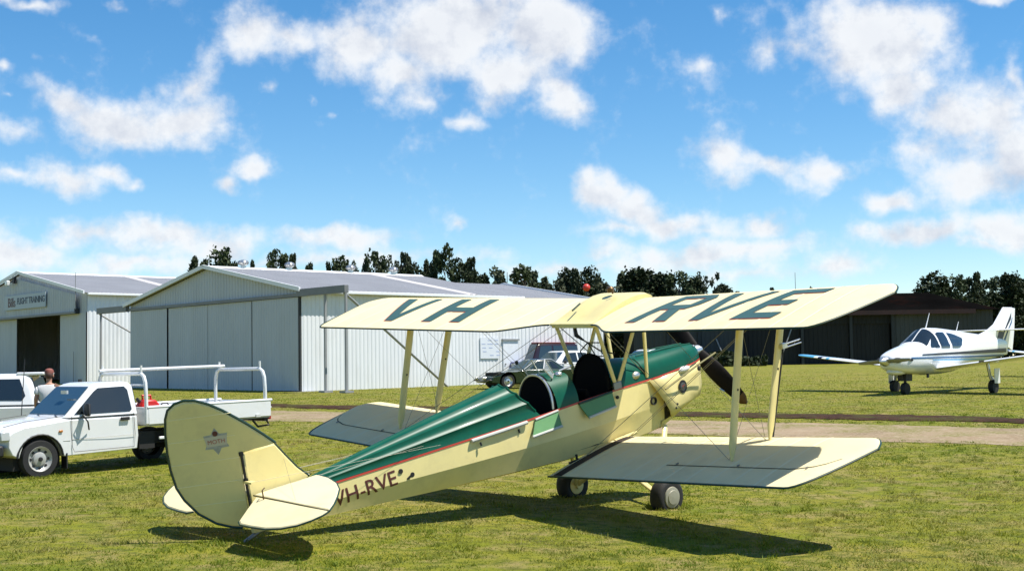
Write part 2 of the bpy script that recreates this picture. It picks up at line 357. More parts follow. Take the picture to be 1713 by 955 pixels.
strip('worn_earth_strip', RC - RD * 45 + RN * 4.4, RC - RD * 3 + RN * 4.4, .7, ground_mat('worn_brown_earth', [(.10, .075, .028), (.085, .095, .02), (.07, .045, .02)], [1, 1.3, 4], .5), .02, .5)

# ------------------------------------------------------------------ corrugated sheet buildings
WHITEW = mat('white_corrugated_steel', (.70, .715, .735), .45, var=.05, vscale=.8, dirt=((.42, .40, .36), .35, .9), stretch=(1, 1, .25))
SHADEW = mat('shaded_white_steel', (.45, .48, .51), .5, var=.07, vscale=.9, dirt=((.36, .37, .37), .3, 1.2), stretch=(1, 1, .3))  # white sheet greyed, shade of the hangar fronts put into the colour
ROOFM = mat('galvanised_roof', (.25, .255, .275), .6, metal=.0, var=.08, vscale=.6, dirt=((.24, .23, .24), .4, 1.3))
SKYL = mat('translucent_roof_sheet', (.62, .58, .56), .5, var=.05, vscale=2)
TRIMW = mat('white_flashing', (.76, .77, .78), .4, var=.03)
TRACK = mat('door_track_grey', (.17, .175, .18), .5, var=.1)
POST = mat('post_grey_steel', (.26, .265, .27), .5, var=.08)
GAP = mat('shadow_gap_rubber', (.03, .034, .036), .8)
SIGNW = mat('sign_board_grey', (.40, .46, .52), .5)
SIGNB = mat('sign_letters_navy', (.03, .05, .09), .5)
SIGNR = mat('sign_letters_maroon', (.10, .035, .04), .5)
CONC = mat('concrete_slab', (.33, .32, .29), .85, var=.1)
def corr(mb, o, a, b, La, Lb0, pitch=.24, depth=.016, nrm=(0, 0, 1), tops=None, m=0):
    # trapezoid-ribbed sheet from o along a (length La), each rib running along b; tops(t)->length along b
    o, a, b, nrm = Vector(o), Vector(a), Vector(b), Vector(nrm); n = max(1, int(round(La / pitch))); p = La / n; ts = []
    for i in range(n):
        ts += [(i * p, 0), (i * p + .30 * p, 0), (i * p + .42 * p, depth), (i * p + .88 * p, depth)]
    ts.append((La, 0)); vs = []
    for t, h in ts:
        q = o + a * t + nrm * h; vs += [q, q + b * (tops(t) if tops else Lb0)]
    mb.add(vs, [(2 * i, 2 * i + 2, 2 * i + 3, 2 * i + 1) for i in range(len(ts) - 1)], m)
def hangar_frame(A, th):
    f = Vector((-math.cos(th), math.sin(th), 0)); s = Vector((math.sin(th), math.cos(th), 0))
    Mx = Matrix(((f.x, s.x, 0, A[0]), (f.y, s.y, 0, A[1]), (0, 0, 1, A[2]), (0, 0, 0, 1))); return Mx
TH = .8288
# local frame of a hangar: x along its front to the left, y back along its side, z up, origin at its front corner nearest the camera
def gable(mb, W, h0, eave, apex, y, pitch=.24, m=0):
    corr(mb, (0, y, h0), (1, 0, 0), (0, 0, 1), W, 0, pitch, .022, (0, -1, 0), lambda t: eave - h0 + (apex - eave) * (1 - abs(t - W / 2) / (W / 2)), m)
def roof_slope(parent, W, D, eave, apex, side, y0=-.25, over=.25, lights=()):
    mid = W / 2; L_ = math.hypot(mid + over, (apex - eave) * (1 + over / mid)); dz = (apex - eave) / mid
    e = Vector((-over if side == 0 else W + over, y0, eave - dz * over + .05)); up = Vector((1 if side == 0 else -1, 0, dz)).normalized(); nn = Vector((-dz if side == 0 else dz, 0, 1)).normalized()
    mb = MB(); corr(mb, e, (0, 1, 0), up, D - y0 + .15, L_, .25, .03, nn)
    o = mb.build('roof', ROOFM, parent, smooth=0)
    for (a, b) in lights:
        q = MB(); corr(q, e + Vector((0, a - y0, 0)) + nn * .02, (0, 1, 0), up, b - a, L_ * .98, .25, .03, nn); q.build('skylight_sheet', SKYL, o, smooth=0)
    return o
def ridge_cap(parent, W, D, apex, y0=-.3):
    mb = MB(); mb.prism([(W / 2 - .22, apex + .04), (W / 2, apex + .14), (W / 2 + .22, apex + .04), (W / 2, apex + .10)], y0, D + .1); return mb.build('ridge_cap', TRIMW, parent, smooth=0)
def barge(parent, W, eave, apex, y, over=.27):
    mb = MB(); dz = (apex - eave) / (W / 2)
    for s_ in (0, 1):
        a = Vector((-over, y, eave - dz * over)) if s_ == 0 else Vector((W + over, y, eave - dz * over)); b = Vector((W / 2, y, apex))
        h = .17; mb.add([a, b, b + Vector((0, 0, h)), a + Vector((0, 0, h)), a + Vector((0, .08, 0)), b + Vector((0, .08, 0)), b + Vector((0, .08, h)), a + Vector((0, .08, h))], [(0, 1, 2, 3), (7, 6, 5, 4), (0, 4, 5, 1), (3, 2, 6, 7), (0, 3, 7, 4), (1, 5, 6, 2)])
    return mb.build('barge_board', TRIMW, parent, smooth=0)
def gutter(parent, D, eave, x, y0=-.2):
    mb = MB(); mb.box((x, (D + y0) / 2, eave - .05), (.14, D - y0, .13)); return mb.build('gutter', TRIMW, parent, smooth=0, bevel=.02)
def vent(parent, x, y, z):
    mb = MB(); mb.lathe([(.12, 0), (.12, .16), (.19, .19), (.24, .28), (.20, .37), (.07, .42)], (x, y, z), (0, 0, 1), 14); o = mb.build('roof_vent', ALU, parent)
    q = MB()
    for k in range(12):
        a = 2 * PI * k / 12; q.tube([(x + .205 * math.cos(a), y + .205 * math.sin(a), z + .195), (x + .25 * math.cos(a), y + .25 * math.sin(a), z + .28), (x + .21 * math.cos(a), y + .21 * math.sin(a), z + .365)], .009, 4)
    q.build('vent_fin', STEEL, o); return o

# hangar in the middle
W2, E2, A2, D2, HD = 14.9, 4.11, 5.47, 12.1, 3.87
h2 = thing('hangar', 'large white steel hangar with a shaded front and closed sliding doors behind the biplane tail', 'hangar', matrix=hangar_frame((-8.56, 54.15, .75), TH))
mb = MB(); mb.box((W2 / 2, D2 / 2, -.15), (W2 + .6, D2 + .6, .34)); mb.build('floor_slab', CONC, h2, smooth=0)
mb = MB(); gable(mb, W2, HD + .12, E2, A2, 0, m=0); mb.build('gable_wall', SHADEW, h2, smooth=0)
mb = MB(); corr(mb, (0, 0, .03), (0, 1, 0), (0, 0, 1), D2, E2 - .03, .2, .013, (-1, 0, 0)); mb.build('side_wall', WHITEW, h2, smooth=0)
mb = MB(); corr(mb, (W2, 0, .03), (0, 1, 0), (0, 0, 1), D2, E2 - .03, .24, .022, (1, 0, 0)); mb.build('side_wall', WHITEW, h2, smooth=0)
mb = MB(); gable(mb, W2, .03, E2, A2, D2); mb.build('rear_wall', WHITEW, h2, smooth=0)
roof_slope(h2, W2, D2, E2, A2, 0, lights=((8.7, 9.3),)); roof_slope(h2, W2, D2, E2, A2, 1)
ridge_cap(h2, W2, D2, A2); barge(h2, W2, E2, A2, -.3); gutter(h2, D2, E2, -.3)
mb = MB(); mb.box((W2 / 2, -.07, HD + .06), (W2 + .1, .14, .13)); mb.build('door_header', TRACK, h2, smooth=0)
for k in range(4):
    a, b = k * 3.7 + (.12 if k == 0 else .05), min((k + 1) * 3.7 + .05, W2 - .03); yy = -.06 if k in (0, 3) else -.03
    if k == 3: a += .0
    mb = MB(); corr(mb, (a, yy, .05), (1, 0, 0), (0, 0, 1), b - a - (.1 if k in (0, 2) else .03), HD - .07, .2, .012, (0, -1, 0)); dp = mb.build('door_panel', SHADEW, h2, smooth=0)
    q = MB()
    if k == 1: q.box((a - .09, -.045, HD / 2), (.09, .05, HD - .1)); k == 1 and q.build('door_edge_seal', GAP, dp, smooth=0)
mb = MB(); mb.box((.05, -.05, HD / 2), (.11, .08, HD - .05)); mb.build('corner_post', GAP, h2, smooth=0)
# outrigger frames that carry the doors beyond both corners
def outrigger(parent, sgn, x0, Ln, brace_to, posts):
    ms = MB(); ms.box((x0 + sgn * Ln / 2, -.16, HD + .13), (Ln, .2, .30)); o = ms.build('outrigger_beam', TRACK, parent, smooth=0, bevel=.01)
    for px_ in posts:
        q = MB(); q.box((x0 + sgn * px_, -.16, HD / 2), (.085, .085, HD)); q.box((x0 + sgn * px_, -.16, .03), (.4, .4, .08)); q.build('outrigger_post', POST, parent, smooth=0)
    q = MB(); q.tube([(x0 + sgn * (Ln - .15), -.16, HD - .02), brace_to], .055, 6); q.build('outrigger_brace', POST, parent)
outrigger(h2, -1, -.02, 3.35, (-1.0, 6.9, .0), (1.9, 3.3))
outrigger(h2, 1, W2 + .02, 3.2, (W2 + .7, 4.6, .6), (2.9,))
# white notice board and personnel door on the long wall
mb = MB(); mb.box((-.045, 10.12, 1.75), (.03, 1.12, .95)); nb = mb.build('notice_board', mat('notice_board_white', (.66, .69, .74), .5, var=.03), h2, smooth=0)
NBL = mat('notice_faded_blue', (.36, .42, .60), .6)
for i in range(5):
    for j in range(3):
        if (i + j) % 4:
            mb = MB(); mb.box((-.063, 9.72 + .4 * j + .03 * i, 2.10 - .17 * i), (.004, .22 + .1 * ((i * j) % 2), .035)); mb.build('notice_line', NBL, nb, smooth=0)
mb = MB(); mb.box((-.035, 11.42, 1.06), (.03, .92, 2.06)); pdr = mb.build('personnel_door', mat('personnel_door_paint', (.70, .72, .76), .45, var=.03), h2, smooth=0)
mb = MB(); mb.box((-.06, 11.42, 2.13), (.1, 1.04, .07)); mb.build('door_head_flashing', POST, pdr, smooth=0)
mb = MB(); mb.ball((-.075, 11.08, 1.02), .035); mb.build('door_knob', STEEL, pdr)
for v in (1.8, 4.3, 7.8, 10.4): vent(h2, W2 / 2, v, A2 + .06)

# lower shed joined behind it
h3 = thing('rear_hangar', 'lower white shed with grey roof joined to the far end of the middle hangar', 'hangar', matrix=hangar_frame((-8.56 + .737 * 12.13, 54.15 + .676 * 12.13, .84), TH))
W3, E3, A3, D3 = 14.9, 3.86, 5.12, 5.6
mb = MB(); corr(mb, (.05, 0, -.1), (0, 1, 0), (0, 0, 1), D3, E3 + .1, .24, .022, (-1, 0, 0)); mb.build('side_wall', WHITEW, h3, smooth=0)
mb = MB(); corr(mb, (W3, 0, -.1), (0, 1, 0), (0, 0, 1), D3, E3 + .1, .24, .022, (1, 0, 0)); mb.build('side_wall', WHITEW, h3, smooth=0)
mb = MB(); gable(mb, W3, -.1, E3, A3, D3); mb.build('rear_wall', WHITEW, h3, smooth=0)
roof_slope(h3, W3, D3, E3, A3, 0, y0=0); roof_slope(h3, W3, D3, E3, A3, 1, y0=0); gutter(h3, D3, E3, -.28, 0); barge(h3, W3, E3, A3, D3 + .1)

# flight training hangar on the left
h1 = thing('hangar', 'white hangar at the left edge with a dark open doorway and a flight training sign', 'hangar', matrix=hangar_frame((-23.5, 74.0, .95), TH))
W1, E1, A1, D1, H1 = 17.8, 5.12, 6.72, 22.0, 4.1
mb = MB(); mb.box((W1 / 2, D1 / 2, -.2), (W1 + .6, D1 + .6, .44)); mb.build('floor_slab', CONC, h1, smooth=0)
mb = MB(); gable(mb, W1, H1 - .05, E1, A1, -.1); mb.build('gable_wall', SHADEW, h1, smooth=0)
mb = MB(); gable(mb, W1 - 1.6, H1 - .02, E1 - .05 + 0, A1 - .32, -.38); o = mb.build('fascia_panel', SHADEW, h1, smooth=0); o.location = (.8, 0, 0)
mb = MB(); mb.box((W1 / 2, -.33, H1 - .03), (W1 - 1.6, .35, .12)); mb.build('door_header', TRACK, h1, smooth=0)
mb = MB(); mb.box((.86, -.3, H1 + .05), (.16, .22, .3)); mb.build('track_end_stop', GAP, h1, smooth=0)
for a, b in ((.02, 3.37), (9.56, 13.6), (13.62, W1)):
    mb = MB(); corr(mb, (a, -.14, .03), (1, 0, 0), (0, 0, 1), b - a, H1 - .05, .24, .015, (0, -1, 0)); mb.build('door_panel', SHADEW, h1, smooth=0)
mb = MB(); corr(mb, (0, -.08, .03), (0, 1, 0), (0, 0, 1), D1, E1 - .03, .24, .022, (-1, 0, 0)); mb.build('side_wall', WHITEW, h1, smooth=0)
mb = MB(); corr(mb, (W1, -.08, .03), (0, 1, 0), (0, 0, 1), D1, E1 - .03, .24, .022, (1, 0, 0)); mb.build('side_wall', WHITEW, h1, smooth=0)
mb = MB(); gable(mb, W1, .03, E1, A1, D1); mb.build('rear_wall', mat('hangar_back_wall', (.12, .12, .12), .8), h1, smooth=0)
roof_slope(h1, W1, D1, E1, A1, 0, lights=((6.3, 7.0), (14.5, 15.1))); roof_slope(h1, W1, D1, E1, A1, 1)
ridge_cap(h1, W1, D1, A1); barge(h1, W1, E1, A1, -.45); gutter(h1, D1, E1, -.3)
mb = MB(); mb.tube([(.76, -.42, H1 + .15), (.76, -.42, E1 + 1.15)], .022, 6); mb.build('aerial_mast', POST, h1)
mb = MB(); mb.tube([(1.25, -.3, 0), (1.25, -.3, 1.9)], .02, 6); mb.build('bollard_rod', POST, h1)
fl = MB(); fl.box((W1 / 2 + .62, -.75, A1 - .55), (.34, .22, .3)); fo = fl.build('floodlight', WHITEP, h1, bevel=.04)
mb = MB(); mb.tube([(W1 / 2 + .6, -.62, A1 - .5), (W1 / 2 + .15, -.42, A1 - .35)], .04, 6); mb.box((W1 / 2 + .12, -.52, A1 - .38), (.2, .16, .4)); mb.build('floodlight_bracket', PLAS, fo)
# sign: reads left to right seen from the front, so local x runs the other way
sg = MB(); sg.box((7.55, -.50, 4.99), (6.0, .04, .86)); so = sg.build('sign_board', SIGNW, h1, smooth=0)
def sign_mx(x, z): return Matrix.Translation((x, -.526, z)) @ Matrix(((-1, 0, 0, 0), (0, 0, -1, 0), (0, 1, 0, 0), (0, 0, 0, 1))).to_4x4()
text_mesh('sign_text', 'FLIGHT TRAINING', .52, SIGNB, sign_mx(6.62, 5.02), so, .004, .92, .012)
text_mesh('sign_text', 'Bills', .78, SIGNR, sign_mx(9.42, 4.97), so, .004, .95, .01)

# ------------------------------------------------------------------ long dark shed on the right
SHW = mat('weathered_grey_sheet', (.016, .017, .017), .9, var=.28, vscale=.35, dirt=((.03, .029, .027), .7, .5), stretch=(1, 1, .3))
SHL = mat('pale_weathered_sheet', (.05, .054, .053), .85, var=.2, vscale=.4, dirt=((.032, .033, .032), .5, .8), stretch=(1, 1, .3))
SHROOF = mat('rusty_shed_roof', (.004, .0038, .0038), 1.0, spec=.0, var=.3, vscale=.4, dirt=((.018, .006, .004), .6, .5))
RUST = mat('rust_red_fascia', (.03, .009, .007), .7, var=.3, vscale=.8)
s0 = thing('shed', 'long dark weathered shed with rusty roof behind the white touring aircraft', 'shed', (9.4, 104.0, G(20, 104) - .1), 0)
WS, HS, DS, RS = 28.0, 4.15, 9.0, 5.75
mb = MB()
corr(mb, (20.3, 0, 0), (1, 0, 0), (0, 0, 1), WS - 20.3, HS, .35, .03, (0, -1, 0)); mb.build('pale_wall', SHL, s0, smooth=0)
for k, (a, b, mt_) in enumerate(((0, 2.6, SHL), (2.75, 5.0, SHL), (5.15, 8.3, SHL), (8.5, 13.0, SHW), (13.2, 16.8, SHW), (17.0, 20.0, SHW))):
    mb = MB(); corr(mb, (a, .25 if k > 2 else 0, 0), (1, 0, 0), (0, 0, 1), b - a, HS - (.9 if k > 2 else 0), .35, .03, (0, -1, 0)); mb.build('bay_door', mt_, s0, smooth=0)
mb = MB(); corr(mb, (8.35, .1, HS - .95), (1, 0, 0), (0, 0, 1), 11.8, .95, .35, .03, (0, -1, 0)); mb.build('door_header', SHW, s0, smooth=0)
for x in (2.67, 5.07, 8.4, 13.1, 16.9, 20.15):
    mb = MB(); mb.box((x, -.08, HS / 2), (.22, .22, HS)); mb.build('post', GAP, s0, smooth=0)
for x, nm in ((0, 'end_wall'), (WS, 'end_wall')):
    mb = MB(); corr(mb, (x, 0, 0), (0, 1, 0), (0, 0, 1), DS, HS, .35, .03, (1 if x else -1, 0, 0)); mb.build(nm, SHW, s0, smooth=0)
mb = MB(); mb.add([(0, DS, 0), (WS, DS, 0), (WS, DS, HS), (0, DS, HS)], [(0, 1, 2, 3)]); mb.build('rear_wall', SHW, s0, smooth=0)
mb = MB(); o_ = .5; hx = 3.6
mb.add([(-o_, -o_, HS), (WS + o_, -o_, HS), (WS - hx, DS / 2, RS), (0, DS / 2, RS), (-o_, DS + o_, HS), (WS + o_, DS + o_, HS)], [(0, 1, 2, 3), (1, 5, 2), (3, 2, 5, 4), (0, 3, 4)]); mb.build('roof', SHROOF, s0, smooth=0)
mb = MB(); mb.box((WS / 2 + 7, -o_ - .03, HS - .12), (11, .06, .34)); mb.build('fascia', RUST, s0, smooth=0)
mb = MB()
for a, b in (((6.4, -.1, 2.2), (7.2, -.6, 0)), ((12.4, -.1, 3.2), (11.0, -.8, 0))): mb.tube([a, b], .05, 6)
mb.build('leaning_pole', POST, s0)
m1 = MB(); m1.tube([(0, 0, 0), (0, 0, 7.6)], [.05, .02], 6); o = m1.build('radio_mast', STEEL); o.location = (23.8, 112, G(23.8, 112)); tag(o, 'thin radio mast standing up behind the raised right upper wing', 'mast')
rb = thing('marker_pole', 'round red marker ball on a pole in front of the trees, above the fuel tank', 'marker', (5.3, 95, G(5.3, 95)))
mb = MB(); mb.tube([(0, 0, 0), (0, 0, 5.6)], .05, 6); mb.build('pole', PLAS, rb)
mb = MB(); mb.ball((0, 0, 5.85), .27, 16, 10); mb.build('ball', mat('marker_red', (.62, .05, .03), .4), rb)

# ------------------------------------------------------------------ trees
def leaf_mat(name, c0, c1):
    m = bpy.data.materials.new(name); m.use_nodes = True; t = m.node_tree; b = t.nodes['Principled BSDF']; b.inputs['Roughness'].default_value = .7; b.inputs['Specular IOR Level'].default_value = .2
    g = t.nodes.new('ShaderNodeNewGeometry'); r = t.nodes.new('ShaderNodeMix'); r.data_type = 'RGBA'; r.inputs[6].default_value = (*c0, 1); r.inputs[7].default_value = (*c1, 1)
    t.links.new(g.outputs['Random Per Island'], r.inputs[0]); t.links.new(r.outputs[2], b.inputs['Base Color']); return m
LEAFS = [leaf_mat('casuarina_needles', (.026, .038, .018), (.065, .080, .036)), leaf_mat('eucalypt_leaves', (.026, .042, .017), (.070, .090, .036)), leaf_mat('sparse_gum_leaves', (.05, .062, .034), (.105, .115, .062)), leaf_mat('fig_leaves', (.011, .020, .008), (.036, .05, .017))]  # needle and gum colours lightened in place of distance haze
BARK = mat('tree_bark', (.09, .075, .06), .9, var=.3, vscale=3)
def crown_mesh(kind, seed):
    r = np.random.default_rng(seed); clumps = []; NM = 2.2
    if kind == 0:      # narrow ragged casuarina
        for i in range(34):
            h = r.uniform(.12, 1.0); rad = .5 * (1.02 - h) ** .7 * r.uniform(.3, 1.15) + .03; a = r.uniform(0, 2 * PI); clumps.append((rad * math.cos(a), rad * math.sin(a), h, .10 * (1.25 - h) + .035, 52))
    elif kind == 1:    # uneven upright gum
        for i in range(38):
            h = r.uniform(.12, .98); prof = .55 * math.sin(PI * min(1, .2 + h * .78)) ** .6 * r.uniform(.35, 1.2); a = r.uniform(0, 2 * PI); clumps.append((prof * math.cos(a), prof * math.sin(a), h, r.uniform(.07, .14), 56))
    elif kind == 2:    # thin crown with sky holes
        for i in range(20):
            h = r.uniform(.3, .99); prof = .6 * r.uniform(.3, 1.1); a = r.uniform(0, 2 * PI); clumps.append((prof * math.cos(a), prof * math.sin(a), h, r.uniform(.05, .10), 34))
    else:              # broad dark fig
        for i in range(44):
            h = r.uniform(.08, .95); prof = .62 * max(.1, 1 - (h - .35) ** 2 / .42) * r.uniform(.3, 1.08); a = r.uniform(0, 2 * PI); clumps.append((prof * math.cos(a), prof * math.sin(a), h, r.uniform(.09, .16), 70))
    vs = []
    for (cx, cy, cz, cr, n) in clumps:
        n = int(n * NM); p = r.normal(0, 1, (n, 3)); p /= np.linalg.norm(p, axis=1)[:, None]; p *= (r.uniform(.25, 1, (n, 1)) ** .6) * cr * np.array([1.5, 1.5, .9]); p += (cx, cy, cz)
        a = r.normal(0, 1, (n, 3)); a /= np.linalg.norm(a, axis=1)[:, None]; b = np.cross(a, r.normal(0, 1, (n, 3))); b /= np.linalg.norm(b, axis=1)[:, None]
        L_ = r.uniform(.011, .028, (n, 1)); a = a * L_ * np.array([2.0, 2.0, 1]); b = b * L_ * .6 * np.array([2.0, 2.0, 1])
        vs.append(np.stack([p - a, p - b, p + a, p + b], 1))
    v = np.concatenate(vs).reshape(-1, 3); f = np.arange(len(v)).reshape(-1, 4)
    me = bpy.data.meshes.new('crown'); me.from_pydata(v.tolist(), [], f.tolist()); me.materials.append(LEAFS[kind]); return me, clumps
def trunk_mesh(kind, clumps, seed):
    r = np.random.default_rng(seed); mb = MB(); top = .93 if kind != 3 else .6
    mb.tube([(0, 0, -.03), (.01, 0, .25), (-.015, .01, .55), (0, 0, top)], [.035, .026, .018, .006], 7)
    for c in clumps[::3]:
        z = max(.12, c[2] - .14); mb.tube([(0, 0, z), (c[0] * .5, c[1] * .5, c[2] - .05), (c[0], c[1], c[2])], [.011, .007, .003], 4, caps=False)
    o = mb.build('trunk', BARK); me = o.data; bpy.data.objects.remove(o); return me
CROWNS = {}
for k in range(4):
    for q in range(2):
        me, cl = crown_mesh(k, 100 + k * 7 + q); CROWNS[k, q] = (me, trunk_mesh(k, cl, 5))
TREES = [(-27.2, 114.3, 9.8, 1.3, 0), (-27.5, 119.8, 10.2, 1.2, 0), (-25.4, 116.7, 10.8, 1.8, 1), (-25.2, 120.9, 10.0, 1.4, 0), (-23.6, 121.3, 9.9, 0.8, 0), (-19.7, 111.2, 10.3, 1.5, 1), (-18.1, 110.2, 9.6, 0.9, 0), (-18.9, 125.1, 10.1, 1.1, 0), (-15.8, 114.7, 9.2, 0.7, 0), (-14.9, 114.2, 9.9, 1.6, 1), (-15.4, 127.9, 10.7, 1.1, 2), (-13.0, 118.5, 10.1, 0.8, 0), (-12.8, 125.1, 10.9, 1.6, 1), (-10.4, 118.6, 10.2, 1.3, 2), (-9.8, 121.5, 10.4, 1.2, 0), (-8.4, 112.7, 9.1, 1.5, 3), (-7.8, 121.4, 9.7, 1.0, 0), (-7.1, 125.6, 11.1, 1.3, 0), (-6.0, 119.4, 10.9, 1.5, 1), (-5.2, 123.3, 10.2, 1.7, 1), (-3.7, 122.1, 9.9, 1.3, 0), (-3.9, 111.2, 8.4, 2.0, 3), (-2.7, 123.6, 8.6, 1.7, 3), (-1.4, 120.6, 8.6, 1.6, 0), (-0.4, 115.4, 9.1, 1.9, 2), (1.1, 110.6, 8.7, 1.5, 1), (2.1, 125.6, 8.8, 1.4, 0), (2.9, 118.5, 7.7, 1.3, 3), (3.8, 122.9, 8.8, 2.0, 2), (5.0, 125.8, 9.2, 1.7, 3), (5.8, 122.9, 8.8, 1.4, 0), (7.3, 126.6, 9.3, 2.0, 3), (8.6, 117.1, 7.8, 1.8, 2), (10.5, 124.4, 8.6, 1.7, 0), (11.1, 118.0, 8.6, 2.6, 3), (13.2, 126.8, 8.9, 2.8, 3), (14.2, 125.8, 8.6, 2.0, 3), (14.0, 111.8, 8.0, 1.7, 1), (15.3, 112.4, 7.4, 1.8, 3), (16.6, 113.9, 8.0, 1.1, 2), (19.4, 127.4, 6.9, 0.8, 0), (18.9, 117.9, 6.9, 1.8, 3), (21.4, 121.3, 7.0, 1.9, 2), (22.4, 115.4, 6.6, 0.9, 0), (26.7, 119.1, 6.6, 0.5, 0), (39.6, 124.9, 8.2, 2.2, 3), (41.5, 124.3, 7.8, 1.4, 1), (44.0, 128.5, 7.9, 1.5, 0), (44.8, 128.5, 8.2, 1.3, 0), (48.4, 134.3, 8.3, 1.8, 1), (48.5, 130.3, 8.3, 2.0, 3), (51.6, 134.7, 8.2, 2.1, 1)]
ORD = ['first', 'second', 'third', 'fourth', 'fifth', 'sixth', 'seventh', 'eighth', 'ninth', 'tenth', 'eleventh', 'twelfth']
def zone(x): return 3 if x > 35 else 0 if x < -16 else 1 if x < 3 else 2
def nth(i):
    x, y, h, wd, k = TREES[i]; same = sorted([t for t in TREES if t[4] == k and zone(t[0]) == zone(x)], key=lambda t: t[0] / t[1]); j = same.index(TREES[i])
    return '' if len(same) == 1 else ORD[j] + ' from left of the '
TN = ['narrow_tree', 'gum_tree', 'thin_tree', 'broad_tree']
TL = ['narrow dark tree', 'upright ragged gum tree', 'thin pale gum tree', 'broad dark tree']
for i, (x, y, h, wd, k) in enumerate(TREES):
    if x > 35: where, grp = 'in the wood right of the shed', 'dark trees right of the shed'
    elif x < -16: where, grp = 'behind the left hangar roofs', 'trees behind the left hangars'
    elif x < 3: where, grp = 'behind the middle hangar roof', 'trees behind the middle hangar'
    else: where, grp = 'behind the raised upper wing', 'trees behind the upper wing'
    t = thing(TN[k], (nth(i) + TL[k] + ('s ' if nth(i) else ' ') + where), 'tree', (x, y, G(x, y)), random.uniform(0, 6.28), grp + ', ' + TN[k].replace('_', ' ') + 's')
    me, tm = CROWNS[k, i % 2]; sw = wd * (2.1 if k in (1, 2) else 1.9 if k == 3 else 2.3); h = h * .97
    for nm, mm in (('crown', me), ('trunk', tm)):
        o = bpy.data.objects.new(nm, mm); COL.objects.link(o); o.parent = t; o.scale = (sw, sw, h) if nm == 'crown' else (max(sw, 2.2), max(sw, 2.2), h)
def thicket(name, x0, x1, y, h, n, seed, label):
    r = np.random.default_rng(seed); p = np.stack([r.uniform(x0, x1, n), y + r.normal(0, .9, n), r.uniform(0, 1, n) ** .8], 1)
    top = h * (.72 + .28 * np.sin(p[:, 0] * 1.3) * np.sin(p[:, 0] * .37 + 1)); p[:, 2] = p[:, 2] * top + gz(p[:, 0], p[:, 1])
    a = r.normal(0, 1, (n, 3)); a /= np.linalg.norm(a, axis=1)[:, None]; b = np.cross(a, r.normal(0, 1, (n, 3))); b /= np.linalg.norm(b, axis=1)[:, None]; s_ = r.uniform(.10, .26, (n, 1))
    v = np.stack([p - a * s_, p - b * s_ * .6, p + a * s_, p + b * s_ * .6], 1).reshape(-1, 3)
    me = bpy.data.meshes.new(name); me.from_pydata(v.tolist(), [], np.arange(len(v)).reshape(-1, 4).tolist()); me.materials.append(LEAFS[3])
    o = bpy.data.objects.new(name, me); COL.objects.link(o); return tag(o, label, 'thicket', kind='stuff')
thicket('thicket', -9.5, 26, 129.5, 8.2, 42000, 3, 'dark undergrowth filling in below the tree row')
thicket('thicket', 38.2, 62, 131, 7.6, 36000, 4, 'dark undergrowth below the wood right of the shed')
thicket('hedge', 13.5, 19.0, 101.5, 1.3, 2600, 5, 'low dark green bushes before the pale shed bays')
# ------------------------------------------------------------------ biplane (own frame: x forward from the propeller, y to its left, z up from the thrust line)
HD_, PT_, RL_ = .70787, .20731, .03296
fw = Vector((math.cos(HD_) * math.cos(PT_), math.sin(HD_) * math.cos(PT_), math.sin(PT_))); lf = Vector((-math.sin(HD_), math.cos(HD_), 0)); upv = fw.cross(lf)
l2 = lf * math.cos(RL_) + upv * math.sin(RL_); u2 = upv * math.cos(RL_) - lf * math.sin(RL_)
BO = Vector((-1.70, 0, -1.56))                      # foot of the aircraft between its wheels
RM = Matrix((fw, l2, u2)).transposed(); T0 = Vector((2.3296, 17.2194, 1.7969)) + RM @ BO
bip = thing('biplane', 'cream and green open cockpit biplane lettered VH-RVE parked on the grass', 'biplane', matrix=Matrix.Translation(T0) @ RM.to_4x4())
_mb_build = MB.build
def P(mb, name, mats, parent=None, **k):
    if parent is None: mb.v = [tuple(Vector(v) - BO) for v in mb.v]; return mb.build(name, mats, bip, **k)
    mb.v = [tuple(Vector(v) - BO) for v in mb.v]; return mb.build(name, mats, parent, **k)
# wings: xLE, zLE at the root, sweep, dihedral, chord, incidence
WU = (-.985, .894, .152, .048, 1.335, .110); WL = (-1.664, -.672, .109, .088, 1.333, .080)
def airf(c, upper, th=1.0):
    if upper: return (.205 * math.sqrt(max(c, 0)) - .165 * c - .04 * c * c) * .62 * th
    return (-.055 * math.sqrt(max(c, 0)) + .075 * c - .02 * c * c) * .8 * th
def wp(q, y, c, up=True, th=1.0, off=0.0):
    a = abs(y); ca, sa = math.cos(q[5]), math.sin(q[5])
    z = airf(c, up, th) * q[4] + off
    return Vector((q[0] - q[2] * a - q[4] * c, y, q[1] + q[3] * a - q[4] * c * sa + z))
def plan(a, kind):
    le, te, th = 0.0, 1.0, 1.0
    if kind == 'U':
        if a < 1.05: u = max(0, min(1, (a - .36) / .69)); te = .775 + .225 * u * u * (3 - 2 * u)
        a1 = 4.35
    else: a1 = 4.28
    a0 = a1 - .34
    if a > a0:
        u = min(1, (a - a0) / (a1 - a0)); te = 1 - .80 * u ** 2.3; le = .22 * max(0, (u - .25) / .75) ** 2.2; th = max(.10, math.sqrt(max(0, 1 - u ** 4)))
    return le, te, th
